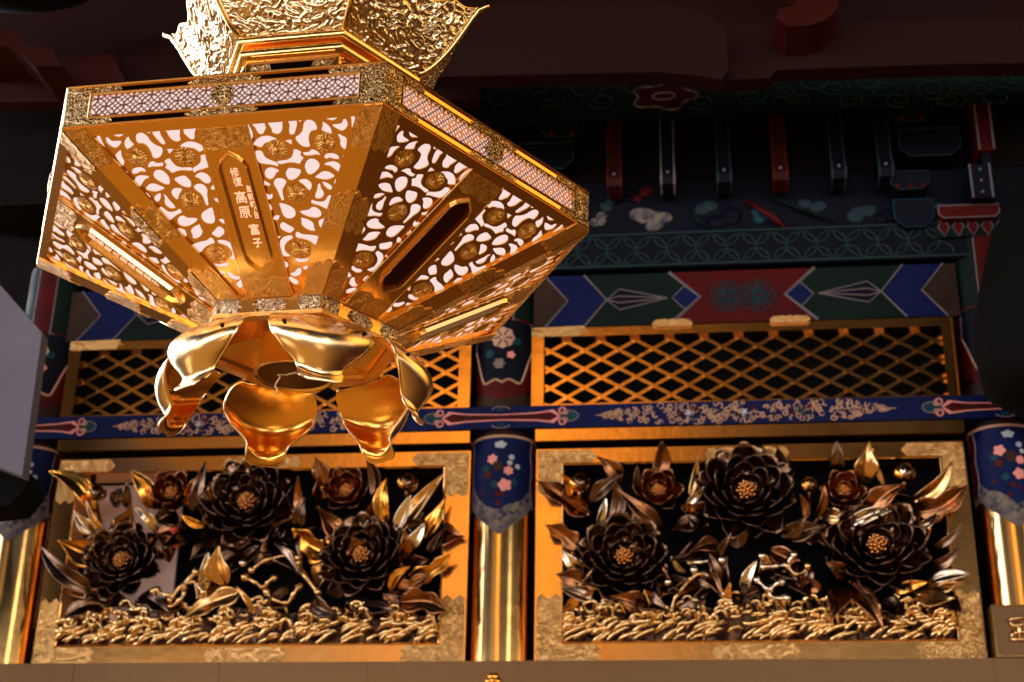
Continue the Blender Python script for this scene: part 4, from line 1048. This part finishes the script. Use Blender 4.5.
def carved_panel(x0, x1, ox0, ox1, side, seed):
    oz0, oz1 = 2.752, 3.432
    t = root('carved_panel', ((x0 + x1) / 2, YF, Z_F0), 'gilt framed %s panel of openwork bronze peonies, leaves and gilt waves' % side, 'carved panel', group='carved peony panels')
    mb = MB()
    vs, fs = cutplate([(x0, Z_F0), (x1, Z_F0), (x1, Z_F1), (x0, Z_F1)], [[(ox0, oz0), (ox1, oz0), (ox1, oz1), (ox0, oz1)]], .03)
    mb.add([Vector((v.x, YF + .015 - v.z, v.y)) for v in vs], fs, 'brass')
    for a, b in (((ox0, oz0), (ox1, oz0)), ((ox1, oz0), (ox1, oz1)), ((ox1, oz1), (ox0, oz1)), ((ox0, oz1), (ox0, oz0))):
        mb.tube([Vector((a[0], YF - .001, a[1])), Vector((b[0], YF - .001, b[1]))], .0045, 'brass', 6)
    for x, w in ((ox0, -.012), (ox1, .012)): mb.box((min(x, x + w), YF + .03, oz0), (max(x, x + w), YF + .12, oz1), 'brass')
    mb.box((ox0, YF + .03, oz1), (ox1, YF + .12, oz1 + .012), 'brass'); mb.box((ox0, YF + .03, oz0 - .012), (ox1, YF + .12, oz0), 'brass')
    wpart(mb, 'frame', t)
    # chased corner mounts and lobed centre mounts
    mb = MB(); fwL, fwR, fb, ft = ox0 - x0, x1 - ox1, oz0 - Z_F0, Z_F1 - oz1; y = YF + .0005
    def pr(P): mb.part().prism([Vector((x, y, z)) for x, z in P], (0, -.003, 0), 'brass_chased')
    e = .006
    for sx, X, fw in ((1, x0, fwL), (-1, x1, fwR)):
        pr([(X + sx * a, z) for a, z in ((e, Z_F0 + e), (e, Z_F0 + .24), (fw * .25, Z_F0 + .255), (fw * .5, Z_F0 + .235), (fw * .75, Z_F0 + .255), (fw - e, Z_F0 + .24), (fw - e, oz0 - e), (.22, oz0 - e), (.24, oz0 - fb * .3), (.225, oz0 - fb * .5), (.24, oz0 - fb * .75), (.22, Z_F0 + e))])
        pr([(X + sx * a, z) for a, z in ((e, Z_F1 - e), (e, Z_F1 - .17), (fw * .3, Z_F1 - .185), (fw * .5, Z_F1 - .17), (fw * .75, Z_F1 - .185), (fw - e, Z_F1 - .17), (fw - e, oz1 + e), (.21, oz1 + e), (.23, oz1 + ft * .5), (.21, Z_F1 - e))])
    cx = (x0 + x1) / 2
    for zz, h in (((Z_F0 + oz0) / 2, fb / 2 - .009), ((Z_F1 + oz1) / 2, ft / 2 - .008)):
        pr([(cx + a, zz + b * h) for a, b in ((-.155, 0), (-.145, .8), (-.125, 1), (-.112, .6), (-.095, 1), (-.03, .9), (0, 1), (.03, .9), (.095, 1), (.112, .6), (.125, 1), (.145, .8), (.155, 0), (.145, -.8), (.125, -1), (.112, -.6), (.095, -1), (.03, -.9), (0, -1), (-.03, -.9), (-.095, -1), (-.112, -.6), (-.125, -1), (-.145, -.8))])
    mb.builds('chased_mount', t, world=True)
    mb = MB(); mb.box((x0 + .01, YF + .17, Z_F0 + .01), (x1 - .01, YF + .18, Z_F1 - .01), 'lacquer_black'); wpart(mb, 'backing', t)
    if side == 'left':
        mb = MB(); mb.box((ox0 + .01, YF + .15, oz0 + .12), (ox0 + .38, YF + .165, oz1 - .002), 'pink_board'); o = wpart(mb, 'backing_board', t); o['label'] = 'pale pink board behind the openwork'
    rd = random.Random(seed); waves(t, ox0, ox1, rd)
    return t
XL = (P2(79, 475).x, P2(445, 475).x); XR = (P2(563, 480).x, P2(941, 464).x)
pl = carved_panel(XL0, XL1, XL[0], XL[1], 'left', 21)
pr_ = carved_panel(XR0, XR1, XR[0], XR[1], 'right', 22)
# left panel
peony(pl, 123, 561, .84, 'full', 31); peony(pl, 248, 503, .98, 'full', 32, dy=-.04); peony(pl, 362, 556, .88, 'full', 33)
peony(pl, 172, 494, .72, 'half', 34, m='bronze_brown'); peony(pl, 347, 492, .76, 'half', 35, m='bronze_brown')
bud(pl, 97, 492, .9, 'bronze_dark'); bud(pl, 408, 482, .95, 'bronze_brown', ax=(.2, -.3, 1))
rd = random.Random(77)
for a in ((96, 512, 48, 471, 22, 'g', 0), (100, 532, 74, 511, 16, 's', 0), (112, 540, 86, 498, 9, 't', 0), (99, 500, 84, 481, 8, 'g', 0), (151, 508, 132, 474, 15, 'g', 0), (128, 508, 128, 480, 14, 'd', 0),
    (153, 490, 131, 470, 15, 't', 0), (124, 540, 131, 504, 26, 'b', 1), (158, 532, 134, 507, 12, 's', 0), (192, 512, 206, 461, 15, 'd', 0), (188, 506, 195, 478, 9, 'g', 0), (214, 506, 208, 488, 12, 'g', 0),
    (248, 478, 247, 456, 14, 'd', 0), (205, 526, 181, 514, 10, 'g', 0), (322, 500, 315, 456, 20, 'b', 2), (374, 496, 366, 456, 15, 'd', 0), (385, 524, 387, 477, 16, 'g', 0), (396, 532, 411, 495, 15, 's', 0),
    (404, 548, 425, 522, 14, 's', 0), (398, 532, 444, 474, 15, 't', 0), (424, 540, 446, 496, 15, 'g', 1), (368, 534, 372, 503, 17, 'b', 0), (428, 552, 444, 528, 10, 'd', 0), (410, 578, 452, 552, 17, 'g', 2),
    (398, 590, 432, 572, 16, 'b', 2), (400, 602, 448, 612, 24, 'b', 2), (345, 604, 394, 610, 20, 'd', 2), (402, 558, 404, 530, 15, 'b', 0), (390, 590, 410, 566, 10, 'g', 0), (330, 556, 292, 528, 26, 'g', 2),
    (346, 544, 318, 506, 20, 'b', 1), (98, 594, 40, 546, 20, 'd', 0), (102, 560, 58, 540, 24, 'g', 1), (112, 600, 60, 592, 18, 'b', 1), (105, 606, 62, 618, 20, 'd', 2), (204, 590, 208, 551, 13, 's', 0),
    (226, 586, 219, 545, 22, 't', 1), (240, 592, 184, 618, 20, 't', 2), (256, 614, 236, 586, 7, 't', 0), (300, 530, 305, 496, 14, 'd', 0), (300, 520, 298, 476, 10, 'b', 0), (286, 540, 300, 560, 16, 'd', 1),
    (190, 540, 160, 548, 16, 'd', 1), (215, 536, 190, 560, 16, 'd', 2), (260, 545, 232, 572, 14, 'd', 1), (270, 542, 300, 575, 18, 'd', 1), (310, 600, 340, 616, 18, 'd', 1), (290, 590, 262, 606, 18, 'd', 1), (180, 600, 150, 612, 18, 'd', 1), (140, 596, 170, 614, 18, 'd', 2), (330, 480, 322, 462, 8, 'b', 0)):
    leaf(pl, *a[:6], rd, a[6])
for p in ([(154, 591), (160, 602), (172, 606), (183, 596), (184, 588)], [(157, 590), (168, 595), (180, 588), (196, 572)], [(245, 577), (255, 582), (263, 587), (270, 580), (274, 578)], [(267, 592), (275, 600), (288, 602), (296, 590), (299, 587)], [(298, 563), (304, 575), (318, 592)], [(252, 570), (266, 560), (286, 556), (298, 558)], [(170, 600), (182, 586), (194, 582), (204, 592)]):
    vine(pl, p, .0095, rd.choice(('bronze_silver', 'bronze_tan')))
mb = MB(); mb.ball(P2(243, 563, -.07) - pl.location, .015, 'bronze_silver', 10, 7); mb.build('seed_knob', pl, smooth=True)
mb = MB()
for x, y in ((174, 530), (170, 541), (177, 545)): mb.ball(P2(x, y, -.05) - pl.location, .016, 'coral', 10, 7, (1, .7, .8))
o = mb.build('coral_berry', pl, smooth=True); o['label'] = 'small red accent among the dark leaves'
def fillers(panel, x0, x1, n, seed):   # smaller dark leaves deeper in the carving
    rd = random.Random(seed)
    for i in range(n):
        x = x0 + (x1 - x0) * (i + .5) / n; y = rd.uniform(500, 595); a = rd.uniform(0, 2 * PI); L = rd.uniform(24, 36)
        o = leaf(panel, x, y, x + L * math.cos(a), y + L * .8 * math.sin(a), rd.uniform(18, 28), rd.choice('dddbbt'), rd, rd.choice((0, 1, 2))); o.location = (0, rd.uniform(.03, .07), 0)
fillers(pl, 85, 440, 38, 5); fillers(pr_, 570, 950, 30, 6)
# right panel
peony(pr_, 624, 558, .92, 'full', 41); peony(pr_, 746, 492, 1.0, 'full', 42, dy=-.04); peony(pr_, 876, 546, 1.02, 'full', 43)
peony(pr_, 658, 492, .74, 'half', 44, m='bronze_brown'); peony(pr_, 843, 492, .64, 'half', 45, m='bronze_brown'); 
bud(pr_, 580, 482, .98, 'bronze_dark'); bud(pr_, 905, 472, .98, 'bronze_silver', ax=(.1, -.3, 1)); bud(pr_, 809, 484, .8, 'bronze_gold', ax=(0, -.3, 1))
for a in ((588, 516, 536, 480, 26, 'b', 2), (570, 496, 561, 474, 9, 'g', 0), (622, 484, 596, 456, 14, 'b', 1), (590, 502, 623, 474, 14, 'd', 1), (598, 526, 606, 497, 9, 's', 0), (612, 528, 613, 478, 17, 'd', 0),
    (664, 528, 616, 488, 15, 'b', 1), (658, 478, 662, 441, 18, 'b', 0), (640, 494, 637, 465, 9, 'd', 0), (578, 548, 545, 525, 20, 'b', 2), (594, 592, 556, 574, 22, 'b', 2), (580, 572, 561, 550, 13, 's', 0), (584, 570, 572, 552, 10, 'g', 0),
    (592, 600, 560, 588, 13, 's', 0), (577, 596, 562, 614, 11, 'g', 0), (645, 606, 610, 596, 18, 'b', 1), (660, 606, 644, 590, 14, 'g', 1), (686, 573, 671, 556, 6, 's', 0), (715, 562, 732, 531, 8, 'd', 0), (743, 592, 757, 560, 11, 's', 0),
    (716, 590, 708, 552, 14, 'd', 0), (728, 604, 730, 582, 8, 'g', 0), (704, 572, 722, 596, 16, 'b', 0), (676, 616, 706, 600, 18, 'd', 1), (690, 496, 697, 456, 8, 't', 0), (686, 506, 704, 487, 8, 's', 0), (692, 512, 688, 502, 8, 'g', 0), (706, 532, 708, 524, 8, 'g', 0),
    (782, 474, 777, 448, 16, 'd', 0), (838, 474, 837, 440, 14, 'd', 0), (864, 484, 870, 440, 20, 't', 1), (884, 486, 873, 448, 6, 't', 0), (866, 514, 906, 484, 19, 'b', 1), (912, 502, 952, 462, 17, 't', 0), (914, 512, 967, 485, 25, 'b', 2),
    (843, 528, 898, 507, 14, 's', 0), (918, 528, 938, 513, 10, 's', 0), (914, 544, 930, 528, 16, 'g', 0), (934, 548, 964, 522, 9, 'd', 0), (932, 580, 970, 574, 12, 's', 0), (914, 594, 955, 598, 18, 't', 1), (926, 602, 964, 614, 22, 'd', 2),
    (850, 582, 884, 630, 17, 'b', 1), (844, 576, 826, 562, 16, 'b', 0), (842, 588, 829, 622, 18, 'b', 1), (896, 592, 928, 582, 11, 'g', 0), (700, 520, 672, 530, 16, 'd', 1), (700, 540, 670, 560, 16, 'd', 1), (780, 536, 806, 515, 14, 'd', 1), (790, 540, 826, 526, 15, 'd', 1), (770, 550, 800, 560, 16, 'b', 1),
    (720, 545, 690, 552, 14, 'b', 1), (790, 580, 812, 600, 20, 'd', 1), (760, 590, 740, 606, 18, 'd', 1), (820, 590, 800, 576, 14, 'b', 0), (880, 604, 905, 616, 20, 'd', 2), (860, 600, 880, 612, 14, 'b', 0), (930, 566, 958, 548, 12, 'd', 0), (660, 590, 690, 580, 16, 'd', 1), (640, 600, 670, 612, 20, 'd', 1), (806, 520, 800, 494, 8, 'b', 0), (816, 518, 824, 484, 9, 'b', 0)):
    leaf(pr_, *a[:6], rd, a[6])
for p in ([(671, 610), (676, 596), (684, 586), (696, 575), (704, 574)], [(704, 574), (716, 580), (722, 594)], [(763, 567), (776, 566), (786, 564), (794, 555)], [(788, 566), (796, 574), (806, 570), (808, 566)], [(757, 580), (766, 588), (772, 597), (787, 598)], [(770, 589), (778, 583), (782, 582)], [(690, 562), (700, 562), (712, 560)]):
    vine(pr_, p, .0085, rd.choice(('bronze_silver', 'bronze_tan')))
for x, y in ((694, 570), (762, 556), (722, 560), (668, 582)):
    mb = MB(); mb.ball(P2(x, y, -.07) - pr_.location, .015, 'bronze_silver', 10, 7); mb.build('seed_knob', pr_, smooth=True)
